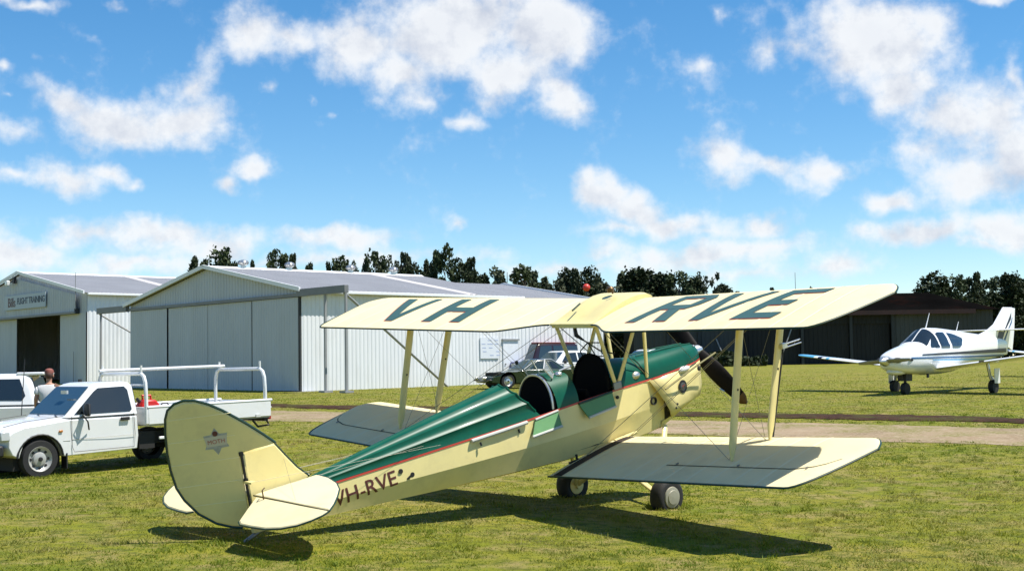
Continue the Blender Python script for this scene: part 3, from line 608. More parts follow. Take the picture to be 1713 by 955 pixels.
def wing(q, kind, sgn, y0, y1, ncut=None):
    a0 = y1 - .34
    st = list(np.linspace(y0, min(1.05, a0), 9)) + list(np.arange(1.05, a0, .1585))[1:] + [a0 + (y1 - a0) * math.sin(PI / 2 * t) for t in np.linspace(0, 1, 12)]
    cs = [0, .008, .025, .06, .11, .18, .27, .38, .5, .62, .74, .86, .95, 1.0]
    secs = []
    for i, a in enumerate(st):
        le, te, th = plan(a, kind); rib = 1.0
        if 9 <= i < len(st) - 12 and i % 2: rib = .985     # fabric sags a little between ribs
        row = [wp(q, sgn * a, le + (te - le) * c, True, 1) for c in cs]
        base = [wp(q, sgn * a, le + (te - le) * c, False, 1) for c in cs]
        out = []
        for c, pu, pl in zip(cs, row, base):
            cc = le + (te - le) * c; ch = wp(q, sgn * a, cc, True, 0)
            zu = airf(c, True) * q[4] * th * rib; zl = airf(c, False) * q[4] * th; out.append((ch + Vector((0, 0, zu)), ch + Vector((0, 0, zl - .001))))
        secs.append([o[0] for o in out] + [o[1] for o in out[::-1]][:-1])
    mb = MB(); mb.loft(secs, True, True, True); return mb, st
def wsurf(q, kind, sgn, a, c, off=.004):
    le, te, th = plan(a, kind); ch = wp(q, sgn * a, le + (te - le) * c, True, 0)
    return ch + Vector((0, 0, airf(c, True) * q[4] * th + off))
TRIMU = {}; TAPEW = mat('wing_rib_tape', (.86, .78, .50), .6)
for nm, q, kind, y0, y1 in (('upper_wing', WU, 'U', .36, 4.35), ('lower_wing', WL, 'L', .30, 4.28)):
    for sgn in (-1, 1):
        mb, st = wing(q, kind, sgn, y0, y1); wo = P(mb, nm, CREAMW, smooth=50)
        tag(wo, None)
        pts = []
        for a in st:
            le, te, th = plan(a, kind); pts.append(wp(q, sgn * a, te, True, 0) + Vector((-.004, 0, 0)))
        a = st[-1]; le, te, th = plan(a, kind)
        for c in np.linspace(te, le, 6)[1:]: pts.append(wp(q, sgn * a, c, True, 0) + Vector((0, sgn * .004, 0)))
        for a in st[::-1][1:9]:
            le, te, th = plan(a, kind); pts.append(wp(q, sgn * a, le, True, 0) + Vector((.003, 0, 0)))
        t = MB(); t.tube(pts, .011, 6); P(t, 'edge_binding', TRIM, wo)
        if kind == 'L':
            # aileron hinge gap and the walkway beside the fuselage
            t = MB(); n = 26; aa = np.linspace(1.95, 4.13, n); vs = []
            for a in aa:
                c0 = .70 - (.10 * max(0, (a - 3.75) / .38)); vs += [wsurf(q, 'L', sgn, a, c0, .003), wsurf(q, 'L', sgn, a, c0 + .013, .003)]
            t.add(vs, [(2 * i, 2 * i + 2, 2 * i + 3, 2 * i + 1) for i in range(n - 1)]); P(t, 'aileron_gap', mat('gap_olive', (.05, .045, .015), .8) if 'gap_olive' not in bpy.data.materials else bpy.data.materials['gap_olive'], wo, smooth=0)
            t = MB(); vs = []; cc = np.linspace(.06, .985, 18)
            for c in cc:
                for a in (.37, .45, .53): vs.append(wsurf(q, 'L', sgn, a, c, .004))
            t.add(vs, [(3 * i + j, 3 * i + 3 + j, 3 * i + 4 + j, 3 * i + 1 + j) for i in range(17) for j in (0, 1)]); P(t, 'wing_walk', WALK, wo)
            t = MB()
            for a in (2.1, 3.0, 3.9): t.box(wsurf(q, 'L', sgn, a, .69, .012), (.035, .012, .012))
            P(t, 'aileron_hinge', STEEL, wo)
        for a in np.arange(.62, y1 - .42, .325):
            t = MB(); vs = []
            for c in (.02, .05, .10, .17, .26, .38, .52, .66, .80, .93, .985):
                for d_ in (-.016, .016): vs.append(wsurf(q, kind, sgn, a + d_, c, .0018))
            t.add(vs, [(2 * i, 2 * i + 1, 2 * i + 3, 2 * i + 2) for i in range(10)]); P(t, 'rib_tape', TAPEW, wo)
        TRIMU[nm, sgn] = wo
# registration on the upper wing, each stroke laid on the curved fabric
CT, CB = .13, .80                                     # letter top (towards the leading edge) and bottom
def stroke(mb, q, sgn, poly, off):
    # poly: four corners (a, c) in order; subdivided so that it follows the aerofoil
    p = [np.array(x, float) for x in poly]; n, m = 10, 2; vs = []
    for i in range(n + 1):
        t = i / n; A = p[0] * (1 - t) + p[3] * t; B = p[1] * (1 - t) + p[2] * t
        for j in range(m + 1): a, c = A * (1 - j / m) + B * (j / m); vs.append(wsurf(q, 'U', sgn, a, c, off))
    mb.add(vs, [(i * (m + 1) + j, i * (m + 1) + j + 1, (i + 1) * (m + 1) + j + 1, (i + 1) * (m + 1) + j) for i in range(n) for j in range(m)])
def slant(a, c): return a + .17 * (CB - c) / (CB - CT)
def letter(sgn, polys):
    for nm, mt_, da, dc, off in (('letter_shadow', REDP, .0, .008, .0040), ('letter', LETG, 0, 0, .0065)):
        mb = MB()
        for k, po in enumerate(polys):
            left = .009 if nm == 'letter_shadow' else 0    # red line at the left and lower edges, seen from behind
            pl = [(slant(a, c) + (left if sgn > 0 else -left), c + dc) for a, c in po]
            stroke(mb, WU, sgn, pl, off + .0004 * k)
        P(mb, nm, mt_, TRIMU['upper_wing', sgn], smooth=0, fix=False)
S = .172
letter(1, [[(3.42, CT), (3.42 - S, CT), (2.96, CB), (3.10, CB)], [(2.90, CT), (2.78, CT), (2.96, CB), (3.08, CB)]])                 # V
letter(1, [[(2.43, CT), (2.43 - S, CT), (2.43 - S, CB), (2.43, CB)], [(1.94, CT), (1.94 - S, CT), (1.94 - S, CB), (1.94, CB)], [(2.43 - S - .003, .41), (1.943, .41), (1.943, .53), (2.43 - S - .003, .53)]])   # H
letter(-1, [[(1.05, CT), (1.05 + S, CT), (1.05 + S, CB), (1.05, CB)], [(1.224, CT), (1.62, CT), (1.735, CT + .10), (1.224, CT + .105)], [(1.565, CT + .103), (1.735, CT + .102), (1.735, .408), (1.565, .409)],
    [(1.224, .41), (1.735, .411), (1.64, .52), (1.224, .515)], [(1.36, .522), (1.56, .522), (1.75, CB), (1.54, CB)]])      # R
letter(-1, [[(1.87, CT), (2.03, CT), (2.29, CB), (2.14, CB)], [(2.46, CT), (2.58, CT), (2.29, CB), (2.17, CB)]])                     # V
letter(-1, [[(2.77, CT), (2.77 + S, CT), (2.77 + S, CB), (2.77, CB)], [(2.77 + S + .002, CT), (3.36, CT), (3.36, CT + .115), (2.77 + S + .002, CT + .115)], [(2.77 + S + .002, .41), (3.22, .41), (3.22, .52), (2.77 + S + .002, .52)], [(2.77 + S + .002, CB - .115), (3.36, CB - .115), (3.36, CB), (2.77 + S + .002, CB)]])  # E
# centre section and the fuel tank on it
mb = MB(); secs = []
for y in np.linspace(-.355, .355, 13):
    cs = [0, .02, .06, .14, .24, .36, .5, .62, .71, .775]; e = 1 - (abs(y) / .36) ** 8
    row = []; low = []
    for c in cs:
        b = wp(WU, y, c, True, 0); hump = .152 * (math.sin(PI * min(1, (c + .01) / .74) ** .62)) * (.72 + .28 * e) if c < .74 else .01
        row.append(b + Vector((.05 * (1 - c * 1.4) if c < .1 else 0, 0, max(hump, .012)))); low.append(b + Vector((0, 0, -.035 if 0 < c < .77 else -.012)))
    secs.append(row + low[::-1])
mb.loft(secs, True, True, True); tk = P(mb, 'fuel_tank', CREAM, smooth=40, bevel=.0)
mb = MB(); mb.lathe([(.045, 0), (.045, .05), (.03, .07)], wp(WU, 0, .26, True, 0) + Vector((0, 0, .195)), (0, 0, 1), 12); mb.tube([wp(WU, -.1, .3, True, 0) + Vector((0, 0, .19)), wp(WU, -.1, .3, True, 0) + Vector((0, 0, .25))], .012, 6); P(mb, 'filler_cap', BRASS, tk)
mb = MB(); p0 = wp(WU, .17, .52, True, 0) + Vector((0, 0, .16)); mb.tube([p0, p0 + Vector((-.17, -.03, -.055))], .011, 6); P(mb, 'fuel_gauge_pipe', TRIM, tk)
mb = MB(); mb.box(wp(WU, 0, .785, True, 0) + Vector((0, 0, .0)), (.035, .70, .05)); P(mb, 'centre_section_spar', CREAM, smooth=0)
mb = MB(); b0 = wp(WU, 0, .74, False, 0); mb.tube([b0 + Vector((0, .04, -.02)), b0 + Vector((-.03, .0, -.13)), b0 + Vector((.03, -.05, -.2))], [.02, .028, .012], 6); mb.tube([b0 + Vector((.03, -.05, -.2)), b0 + Vector((.2, -.12, -.36)), Vector((-1.65, -.24, .36))], .009, 5); P(mb, 'fuel_cock_pipe', PLAS)
# fuselage
ST = [(-6.62, .035, -.085, -.335, .0), (-6.2, .065, -.085, -.37, .008), (-5.7, .105, -.085, -.41, .014), (-4.9, .18, -.075, -.475, .02), (-4.0, .262, -.06, -.555, .022), (-3.3, .298, -.055, -.615, .022), (-2.7, .31, -.045, -.665, .02), (-1.9, .305, -.04, -.705, .015), (-1.3, .28, -.055, -.715, .008), (-.95, .262, -.06, -.70, .0)]
def stat(x):
    for a, b in zip(ST, ST[1:]):
        if a[0] <= x <= b[0]:
            t = (x - a[0]) / (b[0] - a[0]); return [a[i] * (1 - t) + b[i] * t for i in range(5)]
    return list(ST[-1]) if x > ST[-1][0] else list(ST[0])
mb = MB(); secs = []
for x in [-6.62, -6.4, -6.05, -5.7, -5.3, -4.9, -4.45, -4.0, -3.65, -3.3, -3.0, -2.7, -2.3, -1.9, -1.6, -1.3, -1.1, -.95]:
    _, wd, zl, zb, rg = stat(x); zm = zb + (zl - zb) * .47
    h = [(wd, zl), (wd + rg, zm), (wd + rg - .004, zm - .012), (wd - .045 * min(1, wd / .2), zb + .015), (wd * .75, zb)]
    secs.append([Vector((x, y, z)) for y, z in h] + [Vector((x, -y, z)) for y, z in h[::-1]])
mb.loft(secs, False); mb.add([s for s in secs[0]], [tuple(range(10))]); P(mb, 'fuselage', CREAM, smooth=20)
FUS = [o for o in children_of(bip) if o.name.startswith('fuselage')][0]
def arch(x, wd, zl, top, n=15, pw=2.15, xs=None):
    out = []
    for j in range(n):
        a = PI * j / (n - 1); cy, sz = math.cos(a), math.sin(a)
        y = wd * math.copysign(abs(cy) ** (2 / pw), cy); z = zl + (top - zl) * abs(sz) ** (2 / pw)
        out.append(Vector((x + (xs(j / (n - 1)) if xs else 0), y, z)))
    return out
# rear decking with stringers standing out under the fabric
mb = MB(); secs = []; NS = 8
for i, x in enumerate(np.linspace(-6.02, -3.30, 16)):
    t = (x + 6.02) / 2.72; _, wd, zl, zb, rg = stat(x); top = -.03 + .36 * (t ** .93) + (.03 if t > 0 else 0); n = NS * 6 + 1; row = []
    slantf = lambda s_: (.30 * (1 - math.sin(PI * s_)) ** 1.3) if x > -3.31 else (.12 * (1 - math.sin(PI * s_)) ** 1.3 if x > -3.5 else 0)
    for j in range(n):
        s_ = j / (n - 1); a = PI * s_; k = (s_ * NS) % 1.0; sag = .022 * math.sin(PI * k) ** .8 * (.35 + .65 * t) if 0 < j < n - 1 else 0
        cy, sz = math.cos(a), math.sin(a); y = (wd - .002) * math.copysign(abs(cy) ** .93, cy) * (1 - sag / max(wd, .1)); z = zl + (top - zl) * abs(sz) ** .9 * (1 - sag / max(.12, (top - zl)) * 1.0)
        row.append(Vector((x + slantf(s_), y, z)))
    secs.append(row)
mb.loft(secs, False); dk = P(mb, 'rear_decking', GREENP, smooth=28)
mb = MB(); rim = secs[-1]; mb.tube(rim[2:-2], .013, 6); P(mb, 'decking_rim', GREENP, dk)
mb = MB(); a = secs[-1][int(len(rim) * .30)]; mb.ball((a.x - .02, a.y - .0, a.z + .01), (.035, .03, .025)); P(mb, 'decking_fastener', ALU, dk)
# cockpit insides
mb = MB(); secs = []
for x in (-3.32, -2.75, -2.2, -1.7):
    _, wd, zl, zb, rg = stat(x); secs.append([Vector((x, wd - .012, zl + .004)), Vector((x, wd - .03, zb + .08)), Vector((x, -wd + .03, zb + .08)), Vector((x, -wd + .012, zl + .004))])
mb.loft(secs, False); mb.add([secs[0][0], secs[0][1], secs[0][2], secs[0][3]], [(0, 1, 2, 3)]); mb.add([secs[-1][0], secs[-1][1], secs[-1][2], secs[-1][3]], [(0, 1, 2, 3)]); ci = P(mb, 'cockpit_lining', DARK, fix=False)
for x, nm in ((-3.2, 'seat'), (-2.12, 'seat')):
    mb = MB(); mb.box((x, 0, -.16), (.07, .42, .42), Matrix.Rotation(R(-12), 3, 'Y')); mb.box((x + .22, 0, -.36), (.4, .42, .08)); P(mb, nm, BLACK, bevel=.03)
def dash(x, wd, zl, top, lean, nm, n=20):
    f_ = arch(x, wd, zl, top, n); f_ = [Vector((p.x + lean * (p.z - zl), p.y, p.z)) for p in f_]; b_ = [p + Vector((.05, 0, 0)) for p in f_]
    lo = [Vector((x - lean * .28, wd * math.cos(PI * j / (n - 1)), zl - .28)) for j in range(n)]
    mb = MB(); mb.loft([lo, f_, b_], False); return P(mb, nm, BLACK, smooth=40), f_
d1, arc1 = dash(-2.80, .292, -.03, .345, .12, 'instrument_panel')
mb = MB(); mb.tube(arc1, .016, 6); P(mb, 'coaming_rim', ALU, d1)
for y, z in ((.08, .17), (-.09, .18), (0, .05), (.15, .04), (-.15, .05)):
    mb = MB(); mb.lathe([(.04, 0), (.04, .006), (.0, .006)], (-2.785 + .12 * z, y, z), (-1, 0, 0), 16); P(mb, 'dial', PLAS, d1)
d2, arc2 = dash(-1.90, .292, -.02, .385, .16, 'front_instrument_panel')
mb = MB(); mb.tube(arc2, .02, 6); P(mb, 'padded_coaming', BLACK, d2)
# decking between the cockpits and in front of them
def deck(x0, x1, t0, t1, nm, pw=2.2, n=7, ret=False):
    mb = MB(); secs = []
    for x in np.linspace(x0, x1, n):
        t = (x - x0) / (x1 - x0); _, wd, zl, zb, rg = stat(x); secs.append(arch(x, wd, zl, t0 + (t1 - t0) * t, 19, pw))
    mb.loft(secs, False); return P(mb, nm, GREENP, smooth=40)
deck(-2.74, -2.40, .335, .325, 'middle_decking'); 
deck(-1.83, -1.22, .335, .215, 'front_decking'); 
# windscreens
def screen(x, z, nm):
    A = [Vector((x, .20, z - .02)), Vector((x + .10, .12, z + .01)), Vector((x + .10, -.12, z + .01)), Vector((x, -.20, z - .02))]; B = [p + Vector((-.10, 0, .19)) * 1.0 for p in A]; B[0] = A[0] + Vector((-.09, -.02, .13)); B[3] = A[3] + Vector((-.09, .02, .13))
    mb = MB(); mb.add(A + B, [(0, 1, 5, 4), (1, 2, 6, 5), (2, 3, 7, 6)]); o = P(mb, nm, CLEAR, smooth=0, fix=False)
    for i in range(3):
        q = MB()
        for a, b in ((A[i], A[i + 1]), (B[i], B[i + 1]), (A[i], B[i])): q.tube([a, b], .008, 5)
        if i == 2: q.tube([A[3], B[3]], .008, 5)
        P(q, 'screen_frame', ALU if nm == 'windscreen' else TRIM, o)
screen(-2.66, .31, 'windscreen'); screen(-1.72, .31, 'front_windscreen')
mb = MB(); mb.ball((-2.50, -.13, .30), (.05, .05, .035)); mb.tube([(-2.45, -.1, .33), (-2.3, -.16, .36)], .012, 5); P(mb, 'rear_view_mirror', ALU)
# engine cowling
mb = MB(); secs = []
for x, wd, top, zl in ((-1.24, .272, .218, -.062), (-.95, .258, .205, -.062), (-.6, .238, .195, -.058), (-.35, .216, .185, -.05), (-.18, .188, .17, -.044), (-.08, .150, .145, -.038), (-.03, .105, .10, -.02), (-.015, .05, .04, .0)): secs.append(arch(x, wd, zl, top, 19, 2.7))
mb.loft(secs, False); cw = P(mb, 'top_cowling', GREENP, smooth=45)
mb = MB()
for y in (-.085, .085): mb.tube([(-1.15, y, .222), (-.6, y * .95, .203), (-.14, y * .9, .166)], .007, 5)
P(mb, 'cowling_hinge', GREENP, cw)
mb = MB(); mb.tube([(-.14, -.12, .13), (-.12, -.12, .135)], .012, 6); P(mb, 'fastener', ALU, cw)
mb = MB(); f_ = arch(-.06, .125, -.04, .10, 15); lo = [Vector((-.09, .125 * math.cos(PI * j / 14), -.40)) for j in range(15)]; mb.loft([lo, f_], False); P(mb, 'nose_plate', CREAM, smooth=0)
for sgn in (-1, 1):
    fl = .05
    top_ = [(-1.19, .285), (-.8, .262), (-.45, .236), (-.2, .196), (-.06, .13)]; pts_t = [Vector((x, sgn * (y + .006), -.066)) for x, y in top_]
    rows = [pts_t]
    for zt, xs_ in ((-.20, [(-1.12, .30 + fl * .6), (-.8, .275), (-.45, .243), (-.21, .200), (-.07, .135)]), (-.38, [(-1.02, .305 + fl), (-.76, .285), (-.45, .248), (-.23, .206), (-.10, .15)]), (-.49, [(-.96, .30 + fl), (-.72, .278), (-.48, .242), (-.30, .213), (-.19, .18)]), (-.505, [(-.955, .30 + fl), (-.73, .276), (-.54, .245), (-.42, .225), (-.34, .20)]), (-.61, [(-.905, .27 + fl), (-.86, .26), (-.82, .25), (-.78, .235), (-.74, .22)])):
        rows.append([Vector((x, sgn * y, zt)) for x, y in xs_])
    mb = MB(); mb.loft(rows, False); pn = P(mb, 'side_cowling', CREAM, smooth=50); pn.modifiers.new('t', 'SOLIDIFY').thickness = .006
    mb = MB(); mb.ball((-.50, sgn * .245, -.085), (.115, .035, .042), 14, 8); P(mb, 'cowl_blister', WHITEP, pn)
    mb = MB(); c0 = Vector((-.585, sgn * .266, -.285)); nn = Vector((.1, sgn, 0.0)).normalized(); mb.lathe([(.082, 0), (.082, .006), (.06, .0062)], c0, nn, 28); bd = P(mb, 'round_badge', PLAS, pn)
    for r0, r1, mt_ in ((.050, .043, 'ring_silver'),):
        mb = MB(); mb.lathe([(r0, .0065), (r0, .0085), (r1, .0085), (r1, .0065)], c0, nn, 28); P(mb, 'badge_ring', STEEL, bd)
    ax = Vector((1, 0, 0)) if sgn < 0 else Vector((-1, 0, 0))
    mb = MB()
    for k in range(3):
        an = 2 * PI * k / 3 + .5; mb.box(c0 + nn * .007 + Vector((math.cos(an) * .018, 0, math.sin(an) * .018)), (.03, .003, .008), Matrix.Rotation(-an, 3, 'Y'))
    mb.v = mb.v; P(mb, 'badge_emblem', REDP, bd)
    mb = MB(); mb.tube([(-.80, sgn * .29, -.50), (-.78, sgn * .295, -.51)], .016, 8); mb.tube([(-.76, sgn * .287, -.46), (-.74, sgn * .292, -.47)], .012, 8); P(mb, 'cowl_catch', PLAS, pn)
# engine block behind the gap, and lower cowl
mb = MB(); mb.box((-.62, 0, -.24), (.72, .34, .40)); P(mb, 'engine_block', DARK, bevel=.04)
mb = MB(); secs = []
for x, wd, zt, zb in ((-1.02, .255, -.62, -.71), (-.8, .22, -.60, -.665), (-.5, .19, -.50, -.58), (-.25, .17, -.40, -.48), (-.10, .15, -.36, -.41)): secs.append([Vector((x, wd, zt)), Vector((x, wd * .8, zb)), Vector((x, -wd * .8, zb)), Vector((x, -wd, zt))])
mb.loft(secs, False); P(mb, 'lower_cowling', CREAM, smooth=30)
mb = MB(); mb.lathe([(.05, 0), (.05, .03), (.036, .03), (.036, .0)], (-1.16, -.272, -.33), (0, -1, 0), 18); P(mb, 'exhaust_port', DARK)
mb = MB(); mb.ball((-1.38, -.262, .035), (.075, .04, .05), 14, 8); P(mb, 'magneto_blister', ALU)
# pinstripe, grab rail, cockpit doors folded down, lettering on the side
for sgn in (-1, 1):
    mb = MB(); vs = []; xs_ = np.linspace(-6.0, -.06, 40)
    for x in xs_:
        _, wd, zl, zb, rg = stat(x)
        if x > -.95: t = (x + .95) / .89; wd = .27 + (-.045) * t if t < .72 else .2376 - .105 * ((t - .72) / .28) ** 1.3; zl = -.06 + .02 * t
        if -1.2 < x <= -.95: wd += .012
        h = .015; vs += [Vector((x, sgn * (wd + .005), zl + .005)), Vector((x, sgn * (wd + .007), zl - h))]
    mb.add(vs, [(2 * i, 2 * i + 2, 2 * i + 3, 2 * i + 1) for i in range(39)]); P(mb, 'pinstripe', REDP, smooth=0)
    mb = MB(); mb.tube([(-4.02, sgn * .285, -.085), (-3.6, sgn * .312, -.078), (-3.24, sgn * .325, -.072)], .022, 8); rl = P(mb, 'locker_rail', mat('rail_pale_grey', (.50, .50, .46), .4) if 'rail_pale_grey' not in bpy.data.materials else bpy.data.materials['rail_pale_grey'])
    mb = MB()
    for x in (-3.92, -3.36): mb.tube([(x, sgn * .305, -.12), (x, sgn * .315, -.16)], .011, 6)
    P(mb, 'rail_catch', PLAS, rl)
for (a, b, c, d), nm in ((((-3.11, -.322, -.075), (-2.76, -.328, -.055), (-2.79, -.395, -.225), (-3.24, -.385, -.235)), 'cockpit_door'), (((-2.42, -.322, -.06), (-1.86, -.318, -.048), (-1.90, -.39, -.215), (-2.36, -.395, -.235)), 'cockpit_door')):
    a, b, c, d = map(Vector, (a, b, c, d)); n_ = (b - a).cross(d - a).normalized() * .012
    mb = MB(); mb.add([a, b, c, d, a + n_, b + n_, c + n_, d + n_], [(0, 1, 2, 3), (7, 6, 5, 4), (0, 4, 5, 1), (1, 5, 6, 2), (2, 6, 7, 3), (3, 7, 4, 0)]); do = P(mb, nm, GREENI, smooth=0)
    mb = MB(); mb.tube([d, c], .016, 7); P(mb, 'door_edge_trim', bpy.data.materials['rail_pale_grey'], do)
    mb = MB(); mb.tube([a, b], .014, 7); P(mb, 'door_hinge', bpy.data.materials['rail_pale_grey'] if a.x < -3 else TRIM, do)
_, wd, zl, zb, rg = stat(-5.33)
# lettering sits flat on the upper side panel of the tail
sx = Vector((1, -.112, .0)).normalized()
def side_mx(x, z, ang):
    _, wd, zl, zb, rg = stat(x); ex = Vector((math.cos(ang), -.109, math.sin(ang))).normalized(); ey = Vector((-math.sin(ang), 0.075, math.cos(ang))); ey = (ey - ex * ey.dot(ex)).normalized(); ez = ex.cross(ey)
    Mx = Matrix((ex, ey, ez)).transposed().to_4x4(); zm = zb + (zl - zb) * .47; Mx.translation = Vector((x, -(wd + rg * .75) - .010, z)) - BO; return Mx
rt_ = text_mesh('registration_text', 'VH-RVE', .222, LETB, Matrix.Identity(4), bip, 0, 1.0, .002)
bm = bmesh.new(); bm.from_mesh(rt_.data); an_ = .055
for v in bm.verts: v.co = Vector((-5.36 + v.co.x * math.cos(an_) - v.co.y * math.sin(an_), 0, -.248 + v.co.x * math.sin(an_) + v.co.y * math.cos(an_)))
def zmid(x): _, wd, zl, zb, rg = stat(x); return zb + (zl - zb) * .47
ra_, rb2 = Vector((-5.75, 0, zmid(-5.75))), Vector((-4.95, 0, zmid(-4.95)))
for dz in (0, -.013): bmesh.ops.bisect_plane(bm, geom=bm.verts[:] + bm.edges[:] + bm.faces[:], plane_co=ra_ + Vector((0, 0, dz)), plane_no=(rb2 - ra_).cross(Vector((0, 1, 0))))
for v in bm.verts:
    _, wd, zl, zb, rg = stat(v.co.x); zm = zb + (zl - zb) * .47; P_ = [(zl, wd), (zm, wd + rg), (zm - .012, wd + rg - .004), (zb + .015, wd - .045 * min(1, wd / .2))]; yy_ = P_[-1][1]
    for (za, ya), (zc_, yc) in zip(P_, P_[1:]):
        if zc_ <= v.co.z <= za: yy_ = ya + (yc - ya) * (za - v.co.z) / (za - zc_)
    if v.co.z > zl: yy_ = wd
    v.co = Vector((v.co.x, -yy_ - .0035, v.co.z)) - BO
bmesh.ops.triangulate(bm, faces=bm.faces[:]); bm.to_mesh(rt_.data); bm.free()
mb = MB()
for x, z in ((-4.93, -.175), (-4.80, -.245)): mb.lathe([(.026, 0), (.026, .012)], (x, -(stat(x)[1] + .008), z), (0, -1, 0), 14)
P(mb, 'drain_grommet', PLAS); mb = MB(); mb.tube([(-4.87, -.198, -.275), (-4.83, -.215, -.25)], .012, 6); P(mb, 'footstep_stub', PLAS)
mb = MB(); mb.tube([(-1.95, -.335, -.62), (-1.55, -.31, -.62)], .02, 7); mb.tube([(-2.0, -.335, -.655), (-1.62, -.315, -.655)], .012, 7); P(mb, 'step_bracket', CREAM)
mb = MB(); mb.box((-2.62, -.322, -.69), (.16, .03, .03)); mb.box((-2.58, -.325, -.665), (.02, .02, .1)); P(mb, 'wing_root_fitting', PLAS)
# tail
AN = R(36); RD_ = Vector((-math.cos(AN), math.sin(AN), 0)); RNn = Vector((math.sin(AN), math.cos(AN), 0)); HX = -6.605
rud = [(.015, -.12), (.04, -.22), (.10, -.27), (.20, -.245), (.34, -.185), (.49, -.065), (.60, .09), (.655, .22), (.68, .40), (.682, .58), (.668, .76), (.645, .90), (.61, .98), (.54, 1.03), (.45, 1.048), (.34, 1.03), (.22, .975), (.10, .895), (-.02, .80), (-.115, .72), (-.24, .605), (-.345, .50), (-.30, .492), (-.15, .48), (0.01, .468), (.012, .2)]
def rudp(s, z, o): return Vector((HX, 0, z)) + RD_ * s + RNn * o
def slab(pts, cen, half, n_in=3):
    # thin symmetric surface, thickest in the middle
    return pts
mb = MB(); ins = [(.25 + (s - .25) * .95, .40 + (z - .40) * .955) for s, z in rud]; n = len(rud)
A = [rudp(s, z, 0) for s, z in rud]; B1 = [rudp(s, z, .012) for s, z in ins]; B2 = [rudp(s, z, -.012) for s, z in ins]
mb.loft([A, B1], True); mb.loft([A, B2], True); mb.add(B1, [tuple(range(n))]); mb.add(B2, [tuple(range(n))]); ru = P(mb, 'rudder', CREAM, smooth=60)
mb = MB(); mb.tube([rudp(s, z, 0) for s, z in rud[2:22]], .0135, 6); P(mb, 'rudder_binding', TRIM, ru)
mb = MB()
for k, (s0_, s1_, z) in enumerate(((.02, .62, .86), (.02, .66, .64), (.02, .665, .42), (.03, .64, .20), (.03, .52, .0))):
    pts = []
    for t in np.linspace(0, 1, 7): pts.append(rudp(s0_ + (s1_ - s0_) * t, z + .02 * t, -.0112))
    mb.tube(pts, .0034, 4)
    P(mb, 'rib_tape', TAPE, ru); mb = MB()
mb = MB(); ce = (.205, .61); star = []
for k in range(12):
    r_ = .135 if k % 2 == 0 else .082; an = PI / 2 + 2 * PI * k / 12; star.append((ce[0] - r_ * math.cos(an), ce[1] + r_ * .98 * math.sin(an)))
mb.add([rudp(s, z, -.0135) for s, z in star] + [rudp(*ce, -.0135)], [(k, (k + 1) % 12, 12) for k in range(12)]); em = P(mb, 'emblem', mat('emblem_silver', (.34, .345, .30), .4, var=.2, vscale=20), ru, smooth=0)
mb = MB(); mb.add([rudp(s * .9 + ce[0] * .1, z * .9 + ce[1] * .1, -.029) for s, z in star[:1]] + [], []) if False else None
mb = MB(); mb.add([rudp(ce[0] + a, ce[1] + b, -.0150) for a, b in ((-.095, -.045), (.095, -.045), (.11, .05), (-.11, .05))], [(0, 1, 2, 3)]); P(mb, 'emblem_band', mat('emblem_cream', (.50, .46, .34), .5), em, smooth=0)
exr, eyr = -RD_, Vector((0, 0, 1)); ezr = exr.cross(eyr); Mx = Matrix((exr, eyr, ezr)).transposed().to_4x4(); Mx.translation = rudp(ce[0], ce[1] - .004, -.0165) - BO
text_mesh('emblem_text', 'MOTH', .058, mat('emblem_faded_red', (.36, .10, .07), .6), Mx, em, .0006, 1.0, 0)
mb = MB(); mb.lathe([(.026, 0), (.026, .002)], rudp(ce[0], ce[1] + .075, -.0150), -RNn, 12); P(mb, 'emblem_boss', LETB, em)
# fin
fin = [(-5.90, .035), (-6.02, .16), (-6.12, .30), (-6.225, .455), (-6.28, .462), (-6.59, .452), (-6.59, -.10), (-6.2, -.07)]
mb = MB(); n = len(fin); ins = [(-6.38 + (x + 6.38) * .93, .16 + (z - .16) * .93) for x, z in fin]
A = [Vector((x, 0, z)) for x, z in fin]; B1 = [Vector((x, .012, z)) for x, z in ins]; B2 = [Vector((x, -.012, z)) for x, z in ins]
mb.loft([A, B1], True); mb.loft([A, B2], True); mb.add(B1, [tuple(range(n))]); mb.add(B2, [tuple(range(n))]); fo = P(mb, 'fin', CREAM, smooth=60)
mb = MB(); mb.tube([Vector((x, 0, z)) for x, z in fin[:4]], .010, 6); P(mb, 'fin_binding', TRIM, fo)
mb = MB(); mb.tube([(-6.6, 0, .45), (-6.6, 0, -.30)], .014, 7); mb.tube([(-6.6, 0, .47), (-6.6, 0, .43)], .024, 8); mb.tube([(-6.6, 0, .20), (-6.6, 0, .16)], .024, 8); P(mb, 'rudder_post', PLAS, fo)
mb = MB(); mb.box((-6.6, -.06, .17), (.05, .16, .02)); P(mb, 'rudder_horn', CREAM, fo)
